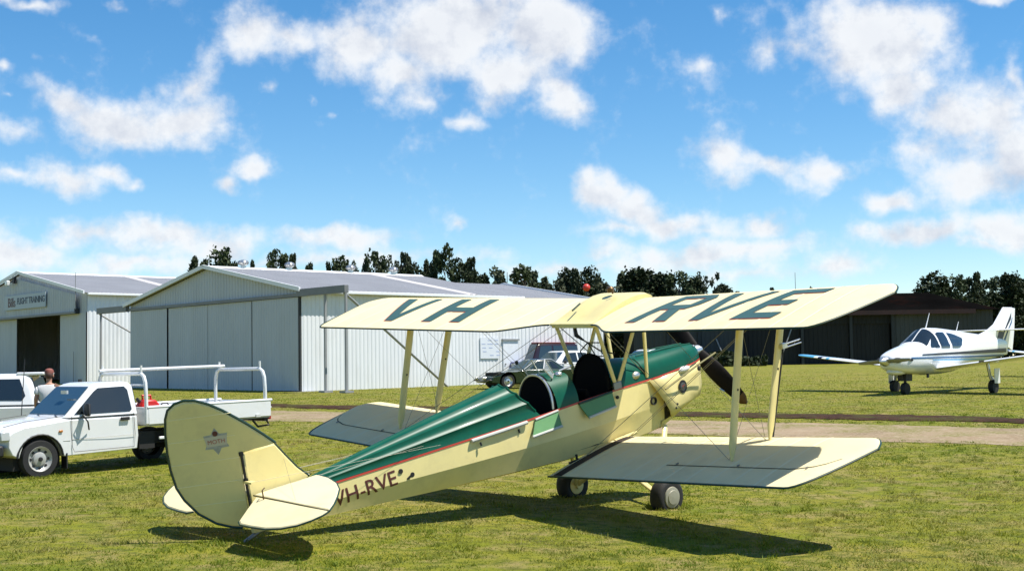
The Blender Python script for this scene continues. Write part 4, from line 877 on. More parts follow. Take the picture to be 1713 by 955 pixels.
# tailplane and elevators
for sgn in (-1, 1):
    tp = [(-5.84, .07), (-5.87, .30), (-5.97, .60), (-6.10, .84), (-6.27, 1.06), (-6.45, 1.27), (-6.60, 1.42), (-6.60, 1.0), (-6.59, .5), (-6.575, .06)]
    ev = [(-6.607, .16), (-6.607, .6), (-6.612, 1.0), (-6.612, 1.43), (-6.68, 1.425), (-6.77, 1.38), (-6.87, 1.29), (-6.95, 1.14), (-7.0, .95), (-7.015, .70), (-7.015, .52), (-6.98, .44), (-6.80, .30)]
    for nm, pts, cen, dr in (('tailplane', tp, (-6.36, .62), 0), ('elevator', ev, (-6.80, .80), .26)):
        def q_(x, y, o): return Vector((x, sgn * y, .03 + (-(HX - x) * dr if x < HX else 0) + o))
        n = len(pts); ins = [(cen[0] + (x - cen[0]) * .94, cen[1] + (y - cen[1]) * .96) for x, y in pts]
        A = [q_(x, y, 0) for x, y in pts]; B1 = [q_(x, y, .013) for x, y in ins]; B2 = [q_(x, y, -.013) for x, y in ins]
        mb = MB(); mb.loft([A, B1], True); mb.loft([A, B2], True); mb.add(B1, [tuple(range(n))]); mb.add(B2, [tuple(range(n))]); to = P(mb, nm, CREAMW, smooth=60)
        mb = MB(); mb.tube([q_(x, y, 0) for x, y in (pts[:7] if nm == 'tailplane' else pts[3:12])], .0085, 6); P(mb, nm + '_binding', TRIM, to)
        if nm == 'elevator':
            mb = MB(); mb.tube([q_(-6.6, .1, .012), q_(-6.61, 1.42, .006)], .007, 6); P(mb, 'hinge_line', mat('hinge_olive', (.10, .09, .03), .7) if 'hinge_olive' not in bpy.data.materials else bpy.data.materials['hinge_olive'], to)
            mb = MB(); mb.tube([q_(-6.63, .34, -.04), q_(-6.63, .34, .10)], .007, 5); mb.tube([q_(-6.63, .34, .10), q_(-6.58, .30, .10)], .006, 5); P(mb, 'elevator_horn', BRASS, to)
    mb = MB(); mb.tube([(-6.35, sgn * .72, .01), (-6.25, sgn * .07, -.30)], .012, 6); P(mb, 'tailplane_strut', CREAM)
mb = MB(); mb.tube([(-6.45, 0, -.30), (-6.62, 0, -.36), (-6.80, 0, -.415)], [.022, .02, .014], 7); mb.box((-6.80, 0, -.412), (.15, .05, .03), Matrix.Rotation(R(-10), 3, 'Y')); P(mb, 'tail_skid', STEEL)
# undercarriage
for sgn in (-1, 1):
    wc = Vector((-1.70, sgn * .80, -1.325)); rt = .222
    wh = MB(); wh.lathe([(.13, -.085), (.175, -.095), (.206, -.075), (.220, -.035), (rt, 0), (.220, .035), (.206, .075), (.175, .095), (.13, .085)], wc, (0, 1, 0), 36); wo = P(wh, 'wheel', RUB, smooth=50)
    wh = MB(); wh.lathe([(.135, -.07), (.135, .07)], wc, (0, 1, 0), 24); P(wh, 'rim', STEEL, wo)
    wh = MB(); o_ = wc + Vector((0, sgn * .07, 0)); wh.lathe([(.132, 0), (.12, .028), (.085, .034), (.08, .042), (.0, .048)], o_, (0, sgn, 0), 28); P(wh, 'hub_cap', mat('hub_cap_grey', (.30, .29, .23), .5, metal=.1) if 'hub_cap_grey' not in bpy.data.materials else bpy.data.materials['hub_cap_grey'], wo)
    wh = MB(); o_ = wc + Vector((0, -sgn * .07, 0)); wh.lathe([(.125, 0), (.11, .02), (.045, .03), (.04, .06), (.0, .06)], o_, (0, -sgn, 0), 24); P(wh, 'brake_plate', CREAM, wo)
    hb = wc + Vector((0, -sgn * .10, .0))
    mb = MB(); mb.blade((-.98, sgn * .25, -.68), hb, (1, 0, 0), .075, .045, (.8, .8), (.06, .1)); P(mb, 'oleo_leg', CREAM)
    mb = MB(); mb.tube([hb, (-1.70, sgn * .02, -.92)], .024, 8); P(mb, 'half_axle', CREAM)
    mb = MB(); mb.blade((-2.12, sgn * .27, -.70), hb + Vector((-.02, 0, 0)), (1, 0, 0), .05, .03, (.8, .8), (.06, .06)); P(mb, 'radius_rod', CREAM)
mb = MB(); mb.tube([(-1.70, 0, -.92), (-1.45, .24, -.70)], .016, 6); mb.tube([(-1.70, 0, -.92), (-1.45, -.24, -.70)], .016, 6); P(mb, 'axle_pylon', CREAM)
# struts
for sgn in (-1, 1):
    for cu, cl, in ((.14, .13), (.68, .60)):
        a, b = wp(WU, sgn * 2.78, cu, False, 1), wp(WL, sgn * 2.80, cl, True, 1); mb = MB(); mb.blade(b, a, (1, 0, 0), .108, .042, (.22, .55), (.10, .05)); io = P(mb, 'interplane_strut', CREAM, smooth=60)
        mb = MB(); m_ = b + (a - b) * .5; mb.tube([m_ + Vector((0, -.022, -.01)), m_ + Vector((0, .022, -.01))], .014, 6); P(mb, 'strut_clip', PLAS, io)
    rb_, fb_ = Vector((-1.78, sgn * .315, .0)), Vector((-1.20, sgn * .275, -.03))
    rt_, ft_ = wp(WU, sgn * .34, .72, False, 1), wp(WU, sgn * .34, .10, False, 1)
    for a, b in ((rb_, rt_), (fb_, ft_), (rb_ + Vector((.03, 0, 0)), ft_ + Vector((-.02, 0, 0)))):
        mb = MB(); mb.blade(a, b, (1, 0, 0), .058, .028, (.7, .7), (.04, .04)); P(mb, 'cabane_strut', CREAM, smooth=60)
    mb = MB(); mb.box((-1.77, sgn * .325, .005), (.13, .03, .09)); P(mb, 'cabane_fitting', STEEL, bevel=.008)
    mb = MB(); mb.ball((-1.80, sgn * .332, -.13), .022); P(mb, 'door_stop', PLAS)
# wires
def wire(a, b, r=.0032, nm='flying_wire'):
    mb = MB(); mb.tube([a, b], r, 4, caps=False); P(mb, nm, WIRE)
for sgn in (-1, 1):
    U1, U2 = wp(WU, sgn * 2.74, .14, False, 1), wp(WU, sgn * 2.74, .66, False, 1); D1_, D2_ = wp(WL, sgn * 2.74, .13, True, 1), wp(WL, sgn * 2.74, .58, True, 1)
    LR1, LR2 = Vector((-1.80, sgn * .30, -.69)), Vector((-2.45, sgn * .31, -.69)); C1, C2 = wp(WU, sgn * .36, .12, False, 1), wp(WU, sgn * .36, .68, False, 1)
    wire(LR1, U1); wire(LR1 + Vector((.07, 0, 0)), U1 + Vector((.05, 0, 0))); wire(LR2, U2); wire(C1, D1_); wire(C2, D2_); wire(U1, D2_, .0028, 'incidence_wire'); wire(U2, D1_, .0028, 'incidence_wire')
    x_ = (LR1 + U1) * .5 + Vector((.0, 0, -.06)); mb = MB(); mb.ball((C1 + D1_) * .5 + Vector((0, 0, -.02)), (.03, .012, .03), 12, 8); P(mb, 'wire_acorn', PLAS)
    mb = MB(); mb.tube([Vector((-1.2, sgn * .27, .0)), wp(WU, sgn * .34, .72, False, 1)], .006, 4); P(mb, 'cabane_wire', WIRE)
    wire(Vector((-5.9, 0, .06)) + Vector((-.25, 0, .22)), Vector((-6.55, sgn * .78, .05)), .0014, 'tail_wire'); wire(Vector((-6.6, sgn * .10, .17)), Vector((-4.4, sgn * .235, -.03)), .0014, 'rudder_cable')
    wire(Vector((-6.63, sgn * .34, .12)), Vector((-4.6, sgn * .20, .01)), .0014, 'elevator_cable')
# exhaust/venturi tube across the nose and the pressure head on the right front strut
mb = MB(); mb.tube([(-1.0, -.36, -.22), (-.45, -.36, -.08), (.0, -.36, .02)], .012, 6); P(mb, 'venturi_rail', mat('olive_rail', (.22, .19, .07), .5))
b, a = wp(WL, -2.80, .13, True, 1), wp(WU, -2.78, .14, False, 1); m_ = b + (a - b) * .66
mb = MB(); mb.tube([m_, m_ + Vector((.10, -.05, 0)), m_ + Vector((.30, -.05, .0))], .008, 6); mb.tube([m_ + Vector((.02, -.05, -.035)), m_ + Vector((.30, -.06, -.035))], .008, 6); mb.box(m_ + Vector((.03, -.03, -.015)), (.08, .06, .05)); P(mb, 'pressure_head', ALU)
mb = MB(); mb.tube([m_ + Vector((.05, -.02, -.03)), b + (a - b) * .3 + Vector((.05, -.015, 0)), b + Vector((.05, -.01, .02))], .009, 6); P(mb, 'pressure_pipe', PLAS)
# propeller
mb = MB(); mb.lathe([(.05, 0), (.075, .02), (.075, .10), (.05, .115), (.045, .16), (.0, .175)], (-.03, 0, .03), (1, 0, 0), 24); hubo = P(mb, 'propeller_hub', ALU)
dirp = Vector((0, -.735, -.678))
for k in (1, -1):
    secs = []; d = dirp * k; tdir = Vector((1, 0, 0)).cross(d).normalized()
    for t in np.linspace(0, 1, 15):
        r_ = .06 + .92 * t; ch = .075 + .10 * math.sin(PI * min(1, .18 + t * .75)) ** 1.2; th = .055 * (1 - t) + .012
        if t > .9: ch *= math.sqrt(max(.06, 1 - ((t - .9) / .1) ** 2))
        tw = R(58 - 40 * t); e1 = tdir * math.cos(tw) * 1.0 - Vector((1, 0, 0)) * math.sin(tw) * (.6) * k; e1.normalize(); e2 = d.cross(e1).normalized()
        c0 = Vector((.045, 0, .03)) + d * r_; secs.append([c0 + e1 * math.cos(2 * PI * j / 14) * ch * .64 + e2 * math.sin(2 * PI * j / 14) * th * .5 for j in range(14)])
    mb = MB(); mb.loft(secs[:13], True, True, True); bo = P(mb, 'propeller_blade', WOOD, smooth=50)
    mb = MB(); mb.loft([[c + (p - c) * 1.04 for p in s_] for s_, c in ((q, sum(q, Vector()) / 14) for q in secs[12:])], True, True, True); P(mb, 'blade_tip', BRASS, bo, smooth=50)
    mb = MB(); mb.tube([sum(secs[8], Vector()) / 14 + Vector((-.02, 0, 0)) + (secs[8][0] - secs[8][7]) * .5, sum(secs[9], Vector()) / 14 + (secs[9][0] - secs[9][7]) * .5], .01, 5); P(mb, 'blade_rivet', ALU, bo)
# ------------------------------------------------------------------ road vehicles (own frame: x forward from the front axle, y left, z up)
HEADL = mat('headlight_glass', (.50, .53, .54), .12, coat=.5)
RIMP = mat('rim_silver_paint', (.42, .42, .40), .4, metal=.2, dirt=((.15, .13, .1), .5, 8))
AMBER = mat('amber_lens', (.45, .16, .02), .3)
REDL = mat('tail_lamp_red', (.35, .015, .01), .3)
def arch_profile(front, rear, sill, wheels, r, z0):
    # outline of a body side with wheel cut-outs along the sill, from front to rear
    pts = []
    for wx in wheels:
        h = math.sqrt(max(0, r * r - (sill - z0) ** 2)); a0 = math.atan2(sill - z0, h); n = 11
        for i in range(n + 1):
            a = a0 + (PI - 2 * a0) * i / n; pts.append((wx + r * math.cos(a), z0 + r * math.sin(a)))
    return pts
def pane(parent, name, corners, mt, off=.006, th=.006, inset=0.0):
    c = [Vector(p) for p in corners]; ce = sum(c, Vector()) / len(c); c = [p + (ce - p) * inset for p in c]
    nrm = (c[1] - c[0]).cross(c[2] - c[1]).normalized(); mb = MB(); n = len(c)
    a = [p + nrm * off for p in c]; b = [p + nrm * (off - th) for p in c]
    mb.add(a + b, [tuple(range(n)), tuple(range(2 * n - 1, n - 1, -1))] + [(i, i + n, (i + 1) % n + n, (i + 1) % n) for i in range(n)]); return mb.build(name, mt, parent, smooth=0)
def wheel(parent, x, y, r, wdt, rimmat, sgn, rim=.66, holes=8):
    mb = MB(); c = (x, y, r); h = wdt / 2
    mb.lathe([(r * rim, -h), (r * .93, -h), (r, -h * .6), (r, h * .6), (r * .93, h), (r * rim, h), (r * rim * .96, 0), (r * rim, -h)], c, (0, 1, 0), 32, caps=False); wo = mb.build('wheel', RUB, parent, smooth=40)
    mb = MB(); o = Vector(c) + Vector((0, sgn * h, 0)); mb.lathe([(r * rim, -.01), (r * rim * .97, .004), (r * rim * .86, -.03), (r * rim * .6, -.06), (r * rim * .5, -.012), (r * rim * .3, .0), (0, .004)], o, (0, sgn, 0), 28, caps=False); ro = mb.build('rim', rimmat, wo)
    mb = MB()
    for k in range(holes):
        a = 2 * PI * k / holes; hb_ = MB(); hb_.lathe([(r * .075, 0), (r * .075, .012), (0, .012)], o + Vector((math.cos(a) * r * rim * .73, -sgn * .046, math.sin(a) * r * rim * .73)), (0, sgn, 0), 8); hb_.build('rim_hole', PLAS, wo)
    mb.lathe([(r * .12, 0), (r * .10, .03), (0, .034)], o + Vector((0, -sgn * .004, 0)), (0, sgn, 0), 12); mb.build('hub', PLAS, wo)
    return wo
def prism_body(parent, name, prof, hw, mt, bevel=.05, belt=.7):
    # side outline carried across the width, with rounded nose, crowned bonnet and tucked-in sills
    xm, xn = max(p[0] for p in prof), min(p[0] for p in prof); secs = []
    for u in (-1, -.985, -.94, -.82, -.6, -.3, 0, .3, .6, .82, .94, .985, 1):
        a = abs(u); row = []
        for x, z in prof:
            fr = max(0, 1 - (xm - x) / .45); bk = max(0, 1 - (x - xn) / .3); x_ = x - .16 * a ** 3 * fr + .08 * a ** 4 * bk
            z_ = z - (.05 * a ** 6 + .02 * a * a) * max(0, min(1, (z - belt) / .15)); sh = 1 - .045 * max(0, (.62 - z) / .3) ** 1.5 - .03 * max(0, (z - .72) / .3) ** 2
            row.append((x_, u * hw * sh, z_))
        secs.append(row)
    mb = MB(); mb.loft(secs, True, True, True); return mb.build(name, mt, parent, smooth=32, bevel=bevel * .5, seg=3)
def greenhouse(parent, name, base, top, zb, zt, yb, yt, mt, bevel=.05):
    rows = []; rc = .13; nq = 5
    for t, e in ((0, 0), (.5, 0), (.84, 0), (.92, .018), (.97, .05), (1.0, .11), (1.012, .30)):
        tt = min(t, 1); xa, xb = base[0] + (top[0] - base[0]) * tt - e, base[1] + (top[1] - base[1]) * tt + e; y = yb + (yt - yb) * tt - e; z = zb + (zt - zb) * t; r_ = min(rc, y * .5); row = []
        for cx, cy, a0 in ((xa - r_, y - r_, 0), (xb + r_, y - r_, 90), (xb + r_, -y + r_, 180), (xa - r_, -y + r_, 270)):
            for i in range(nq): a = R(a0 + 90 * i / (nq - 1)); row.append((cx + r_ * math.cos(a), cy + r_ * math.sin(a), z))
        rows.append(row)
    mb = MB(); mb.loft(rows, True, True, True); o = mb.build(name, mt, parent, smooth=40)
    def side(x, z, sgn, o_=0):
        t = (z - zb) / (zt - zb); return Vector((x, sgn * (yb + (yt - yb) * t), z))
    def xf(z): t = (z - zb) / (zt - zb); return base[0] + (top[0] - base[0]) * t
    def xr(z): t = (z - zb) / (zt - zb); return base[1] + (top[1] - base[1]) * t
    def yy(z): t = (z - zb) / (zt - zb); return yb + (yt - yb) * t
    return o, side, xf, xr, yy
def side_window(parent, side, pts, name='side_window', mt=GLASS, off=.008):
    for sgn in (1, -1):
        c = [side(x, z, sgn) for x, z in pts]; c = c if sgn > 0 else c[::-1]
        n = (c[1] - c[0]).cross(c[2] - c[1]); 
        if n.y * sgn < 0: c = c[::-1]
        pane(parent, name, c, mt, off)
# ---- white tray-back utility
UY = R(225.0); uh = Vector((math.cos(UY), math.sin(UY), 0)); ul = Vector((-uh.y, uh.x, 0)); uc = Vector((-7.54, 21.3, 0)) - ul * .70
ute = thing('utility_truck', 'white single cab utility with an open tray and ladder rack parked beside the biplane tail', 'utility', (uc.x, uc.y, G(uc.x, uc.y) - .03), UY, None, .95); ute.rotation_euler = (0, R(1.3), UY)
arF = arch_profile(0, 0, .36, [0.0], .40, .33)
prof = [(.60, .42)] + [(.415, .36)] + arF[1:-1] + [(-.43, .34), (-1.86, .37), (-1.88, .60), (-1.86, 1.0), (-.50, 1.01), (-.30, .99), (.30, .93), (.60, .86), (.69, .78), (.70, .55)]
prism_body(ute, 'body', prof, .81, WHITEP, .085)
gh, sd_, xf, xr, yy = greenhouse(ute, 'cab', (-.46, -1.86), (-1.06, -1.80), .98, 1.55, .785, .665, WHITEP, .10)
side_window(gh, sd_, [(-.62, 1.025), (-1.02, 1.40), (-1.10, 1.455), (-1.60, 1.465), (-1.66, 1.40), (-1.70, 1.06), (-1.66, 1.025)], 'door_window', GLASS)
z0, z1 = 1.03, 1.48
pane(gh, 'windscreen', [(xf(z0), -yy(z0) + .10, z0), (xf(z0), yy(z0) - .10, z0), (xf(z1), yy(z1) - .09, z1), (xf(z1), -yy(z1) + .09, z1)], GLASSB, .01)
pane(gh, 'rear_window', [(xr(1.08), yy(1.08) - .12, 1.08), (xr(1.08), -yy(1.08) + .12, 1.08), (xr(1.44), -yy(1.44) + .10, 1.44), (xr(1.44), yy(1.44) - .10, 1.44)], GLASS, .012)
for sgn in (1, -1):
    mb = MB(); dl = [(-.56, 1.0), (-.56, .50), (-.60, .40), (-1.72, .41), (-1.74, .62), (-1.72, 1.0)]
    mb.tube([(x, sgn * .807, z) for x, z in dl], .005, 4, caps=False); do = mb.build('door_seam', PLAS, ute)
    mb = MB(); mb.tube([(-.56, sgn * .808, .615), (-1.74, sgn * .808, .62)], .004, 4); mb.tube([(-.40, sgn * .808, .60), (-.53, sgn * .808, .60)], .004, 4); mb.build('swage_line', mat('pale_seam', (.35, .35, .34), .5) if 'pale_seam' not in bpy.data.materials else bpy.data.materials['pale_seam'], ute)
    mb = MB(); mb.box((-1.55, sgn * .815, .905), (.17, .03, .06)); mb.build('door_handle', PLAS, ute, bevel=.01)
    mb = MB(); mb.box((-.36, sgn * .813, .765), (.07, .02, .04)); mb.build('side_repeater', AMBER, ute, bevel=.01)
    mb = MB(); mb.box((-.80, sgn * .90, 1.10), (.06, .17, .22)); mb.build('mirror', PLAS, ute, bevel=.03)
    mb = MB(); mb.tube([(-.74, sgn * .815, .985), (-.70, sgn * .93, 1.02), (-.78, sgn * .95, .90), (-.86, sgn * .83, .76)], .014, 6); mb.build('mirror_arm', PLAS, ute)
    mb = MB(); mb.box((.655, sgn * .60, .74), (.10, .30, .15)); mb.build('headlight', HEADL, ute, bevel=.02)
    mb = MB(); mb.box((.60, sgn * .785, .74), (.16, .06, .15)); mb.build('indicator', HEADL, ute, bevel=.015)
    wheel(ute, 0.0, sgn * .70, .325, .19, RIMP, sgn); wheel(ute, -2.85, sgn * .70, .325, .19, RIMP, sgn)
    mb = MB(); mb.tube([(.40 * math.cos(a), sgn * .80, .33 + .40 * math.sin(a)) for a in np.linspace(R(5), R(175), 14)], .018, 6); mb.build('arch_lip', PLAS, ute)
    mb = MB(); mb.box((-.47, sgn * .70, .26), (.02, .2, .26)); mb.build('mud_flap', PLAS, ute)
mb = MB(); mb.box((0, 0, .45), (.82, 1.30, .6)); mb.box((-2.3, 0, .52), (3.6, .9, .22)); mb.box((-2.0, 0, .5), (.3, 1.5, .3)); mb.box((-2.85, 0, .33), (.1, 1.3, .1)); mb.build('chassis', DARK, ute)
mb = MB(); mb.box((.70, 0, .50), (.17, 1.62, .20)); mb.build('front_bumper', PLAS, ute, bevel=.04)
mb = MB(); mb.box((.70, 0, .74), (.03, .86, .13)); mb.build('grille', PLAS, ute, bevel=.01)
for sgn in (1, -1):
    mb = MB(); mb.tube([(.55, sgn * .62, .885), (.2, sgn * .66, .955), (-.2, sgn * .69, .99), (-.46, sgn * .70, 1.01)], .005, 4, caps=False); mb.build('bonnet_seam', PLAS, ute)
for y in (.55, -.1):
    mb = MB(); mb.tube([(-.42, y, 1.0), (-.58, y - .45, 1.035)], .01, 4); mb.build('wiper', PLAS, ute)
mb = MB(); mb.box((-.75, .18, 1.40), (.03, .22, .06)); mb.build('rear_view_mirror', HEADL, ute)
mb = MB(); mb.tube([(-1.45, -.62, 1.53), (-1.45, -.62, 1.60)], .035, 8); mb.build('beacon', PLAS, ute)
mb = MB(); mb.tube([(-.40, -.76, 1.0), (-.5, -.8, 2.0)], .008, 5); mb.build('aerial', PLAS, ute)
# tray
T0_, T1_ = -1.96, -4.55
mb = MB(); mb.box(((T0_ + T1_) / 2, 0, .77), (T0_ - T1_, 1.70, .05)); mb.build('tray_floor', mat('tray_floor_steel', (.42, .43, .43), .5, var=.1), ute)
for sgn in (1, -1):
    mb = MB(); mb.prism([(T0_, .77), (T0_, 1.07), (T1_, 1.07), (T1_, .77)], sgn * .875 - .018, sgn * .875 + .018); so_ = mb.build('drop_side', WHITEP, ute, bevel=.012)
    mb = MB(); mb.tube([(T0_ + .02, sgn * .875, 1.075), (T1_ - .03, sgn * .875, 1.075)], .028, 8); mb.build('side_rail', WHITEP, so_)
    mb = MB()
    for x in (T0_ - .55, (T0_ + T1_) / 2, T1_ + .30): mb.box((x, sgn * .90, .795), (.10, .03, .05))
    mb.build('side_latch', mat('latch_pale', (.55, .55, .52), .5) if 'latch_pale' not in bpy.data.materials else bpy.data.materials['latch_pale'], so_)
    mb = MB(); mb.tube([(T0_ + .03, sgn * .875, .94), (T1_ - .02, sgn * .875, .94)], .012, 6); mb.build('side_swage', WHITEP, so_)
mb = MB(); mb.box((T1_, 0, .92), (.036, 1.74, .30)); mb.build('tail_gate', WHITEP, ute, bevel=.012)
mb = MB(); mb.box((T0_, 0, .92), (.04, 1.74, .32)); mb.build('head_board', WHITEP, ute, bevel=.012)
mb = MB(); mb.box((T1_ + .05, 0, .74), (.08, 1.6, .12)); mb.tube([(T1_ + .02, .72, .74), (T1_ - .05, .74, .60), (T1_ + .2, .74, .58), (T1_ + .3, .72, .70)], .022, 7); mb.build('rear_bumper', PLAS, ute)
mb = MB(); mb.box((-2.35, .80, .52), (.28, .03, .05)); mb.build('glint_bar', WHITEP, ute, bevel=.01)  # added white bar standing for a glint under the tray
for sgn in (1, -1):
    mb = MB(); mb.box((T1_ - .02, sgn * .70, .76), (.05, .26, .10)); mb.build('tail_lamp', REDL, ute, bevel=.01)
def hoop(x):
    z1 = 1.67; pts = []
    for sgn in (1, -1):
        s_ = [(x, sgn * .86, .79), (x, sgn * .855, 1.30), (x, sgn * .84, z1 - .16), (x, sgn * .79, z1 - .05), (x, sgn * .70, z1)]; pts = pts + (s_ if sgn > 0 else s_[::-1])
    mb = MB(); mb.tube(pts, .034, 9); o = mb.build('rack_hoop', WHITEP, ute)
    for y in (.70, -.70):
        mb = MB(); mb.tube([(x, y, z1), (x, y, z1 + .15)], .02, 6); mb.build('rack_peg', WHITEP, o)
    return o
hoop(T0_ + .02); hoop(T1_ + .10)
mb = MB(); mb.tube([(T0_ + .10, -.68, 1.733), (T1_ - .0, -.68, 1.735)], .03, 8); mb.build('rack_tube', WHITEP, ute)
mb = MB(); mb.tube([(T0_ + .02, .84, 1.47), (T0_ + .02, -.84, 1.47)], .02, 6); mb.build('rack_crossbar', WHITEP, ute)
mb = MB(); mb.tube([(T1_ + .10, -.86, 1.42), (T1_ + .02, -.95, 1.42), (T1_ + .02, -.95, 1.5)], .014, 6); mb.build('rack_hook', WHITEP, ute)
def ute_at(x, y, z): v = uh * x * .95 + ul * y * .95; return (uc.x + v.x, uc.y + v.y, G(uc.x, uc.y) - .03 + z * .95 - x * .95 * math.sin(R(1.3)))
fc = thing('fuel_can', 'red plastic fuel can standing in the white tray behind the cab', 'fuel can', ute_at(-2.22, .35, .85), UY)
mb = MB(); mb.prism([(-.18, 0), (.16, 0), (.17, .22), (.10, .33), (-.10, .33), (-.18, .25)], -.12, .12); mb.build('can', RED, fc, bevel=.03)
mb = MB(); mb.tube([(.08, 0, .32), (.10, 0, .40), (-.06, 0, .40), (-.07, 0, .32)], .02, 6); mb.build('handle', RED, fc)
mb = MB(); mb.tube([(.14, 0, .29), (.20, 0, .35)], .03, 8); mb.build('cap', PLAS, fc)
tb = thing('tool_bag', 'small red bag lying beside the fuel can in the tray', 'bag', ute_at(-2.62, .28, .85), UY)
mb = MB(); mb.box((0, 0, .09), (.30, .2, .18)); mb.build('bag', RED, tb, bevel=.05); mb = MB(); mb.tube([(.1, 0, .17), (.05, 0, .25), (-.05, 0, .25), (-.1, 0, .17)], .012, 6); mb.build('handle', PLAS, tb)

# ---- generic car
def car(name, label, cat, loc, yaw, paint, L0, L1, hw, sill, belt, nose, hood, tail, gbase, gtop, zt, yb, yt, wb, r, windows, rimmat=ALU, group=None, roofmat=None, lights=True, bev=.06):
    t = thing(name, label, cat, loc, yaw, group)
    ar = arch_profile(0, 0, sill, [0.0, -wb], r + .06, r)
    prof = [(L0 - .05, sill + .04)] + ar + [(L1 + .06, sill + .06), (L1, sill + .28), (L1 + .03, tail), (gbase[1] - .02, belt + .01), (gbase[0], belt + .01), (hood[0], hood[1]), (L0 - .10, nose), (L0, nose - .15)]
    prism_body(t, 'body', prof, hw, paint, bev)
    g_, sd, xf_, xr_, yy_ = greenhouse(t, 'cabin', gbase, gtop, belt - .01, zt, yb, yt, paint, .05)
    for i in range(len(windows)): side_window(g_, sd, windows[i])
    za, zb_ = belt + .05, zt - .07
    pane(g_, 'windscreen', [(xf_(za), -yy_(za) + .06, za), (xf_(za), yy_(za) - .06, za), (xf_(zb_), yy_(zb_) - .06, zb_), (xf_(zb_), -yy_(zb_) + .06, zb_)], GLASSB, .01)
    pane(g_, 'rear_window', [(xr_(za), yy_(za) - .08, za), (xr_(za), -yy_(za) + .08, za), (xr_(zb_), -yy_(zb_) + .08, zb_), (xr_(zb_), yy_(zb_) - .08, zb_)], GLASS, .01)
    if roofmat:
        mb = MB(); mb.box(((gtop[0] + gtop[1]) / 2, 0, zt + .012), (gtop[0] - gtop[1] - .06, 2 * yt - .05, .05)); mb.build('roof_panel', roofmat, g_, bevel=.02)
    for sgn in (1, -1):
        for x in (0, -wb): wheel(t, x, sgn * (hw - .11), r, .19, rimmat, sgn, holes=0)
        mb = MB(); mb.box((gbase[0] - .45, sgn * (hw + .07), belt + .06), (.09, .16, .13)); mb.build('mirror', PLAS, t, bevel=.03)
        mb = MB(); mb.box((gbase[0] - 1.2, sgn * (hw + .008), belt - .09), (.16, .025, .04)); mb.build('door_handle', PLAS, t)
        if lights:
            mb = MB(); mb.box((L0 - .05, sgn * (hw - .26), nose - .14), (.12, .32, .13)); mb.build('headlight', HEADL, t, bevel=.03)
            mb = MB(); mb.box((L1 + .02, sgn * (hw - .14), tail - .16), (.05, .2, .2)); mb.build('tail_lamp', REDL, t, bevel=.02)
    mb = MB(); mb.box((L0 - (.02 if lights else .12), 0, sill + .13), (.16, hw * 1.9, .2 if lights else .06)); mb.build('front_bumper', PLAS if paint is not WHITEP else paint, t, bevel=.05)
    mb = MB(); mb.box((0, 0, r + .1), (2 * r + .1, hw * 1.6, .5)); mb.box((-wb, 0, r + .1), (2 * r + .1, hw * 1.6, .5)); mb.box((-wb / 2, 0, sill), (wb, hw * 1.5, .12)); mb.build('chassis', DARK, t)
    return t, g_
# white wagon behind the utility
wy = R(190); wh_ = Vector((math.cos(wy), math.sin(wy), 0)); wl_ = Vector((-wh_.y, wh_.x, 0)); rear = Vector((-9.16, 25.6, 0)); wo_ = rear + wh_ * 3.42 - wl_ * .84
wag, wg = car('station_wagon', 'white station wagon standing behind the utility at the left edge', 'car', (wo_.x, wo_.y, G(-9.2, 25.8) - .02), wy, WHITEP, .80, -3.60, .84, .30, .92, .74, (-.2, .88), .90, (-.62, -3.50), (-1.35, -3.30), 1.50, .80, .66, 2.6, .31, [[(-.95, .97), (-1.40, 1.40), (-2.0, 1.42), (-2.02, .97)], [(-2.10, .97), (-2.10, 1.42), (-2.62, 1.42), (-2.64, .97)], [(-2.72, 1.0), (-2.70, 1.40), (-3.12, 1.40), (-3.24, 1.08), (-3.18, .99)]])
mb = MB(); mb.box((-3.30, 0, 1.50), (.5, 1.28, .06)); mb.build('roof_spoiler', WHITEP, wg, bevel=.02)
# the group of cars by the hangar
GRNC = mat('dark_green_car_paint', (.008, .028, .018), .22, coat=.6)
MARC = mat('maroon_car_paint', (.022, .006, .008), .3, coat=.5)
REDC = mat('red_roof_paint', (.16, .016, .02), .35, coat=.4)
BLUC = mat('blue_car_paint', (.02, .035, .16), .3, coat=.5)
g0 = Vector((-.15, 53.6, 0))
spc, sg_ = car('sports_car', 'low dark green sports car with chrome trim beside the rear cockpit', 'car', (-.55, 54.1, G(-.5, 54.1)), R(206), GRNC, .88, -3.15, .80, .22, .74, .46, (-.45, .69), .74, (-.70, -2.70), (-1.40, -2.05), 1.17, .72, .56, 2.35, .30, [[(-1.0, .78), (-1.42, 1.10), (-1.85, 1.10), (-1.98, .78)], [(-2.04, .79), (-1.94, 1.08), (-2.08, 1.05), (-2.35, .79)]], bev=.08, lights=False)
mb = MB()
for y in (.28, .44): mb.lathe([(.07, 0), (.07, .03), (.05, .04), (0, .045)], (.84, y, .43), (1, 0, 0), 14); mb.lathe([(.07, 0), (.07, .03), (.05, .04), (0, .045)], (.84, -y, .43), (1, 0, 0), 14)
mb.build('spot_lamp', ALU, spc)
mb = MB(); mb.tube([(-.72, .72, .75), (-1.40, .57, 1.16), (-2.05, .57, 1.16), (-2.68, .72, .75)], .018, 6); mb.tube([(-.72, -.72, .75), (-1.40, -.57, 1.16)], .018, 6); mb.tube([(-.72, .7, .76), (-.72, -.7, .76)], .015, 6); mb.build('chrome_trim', ALU, sg_)
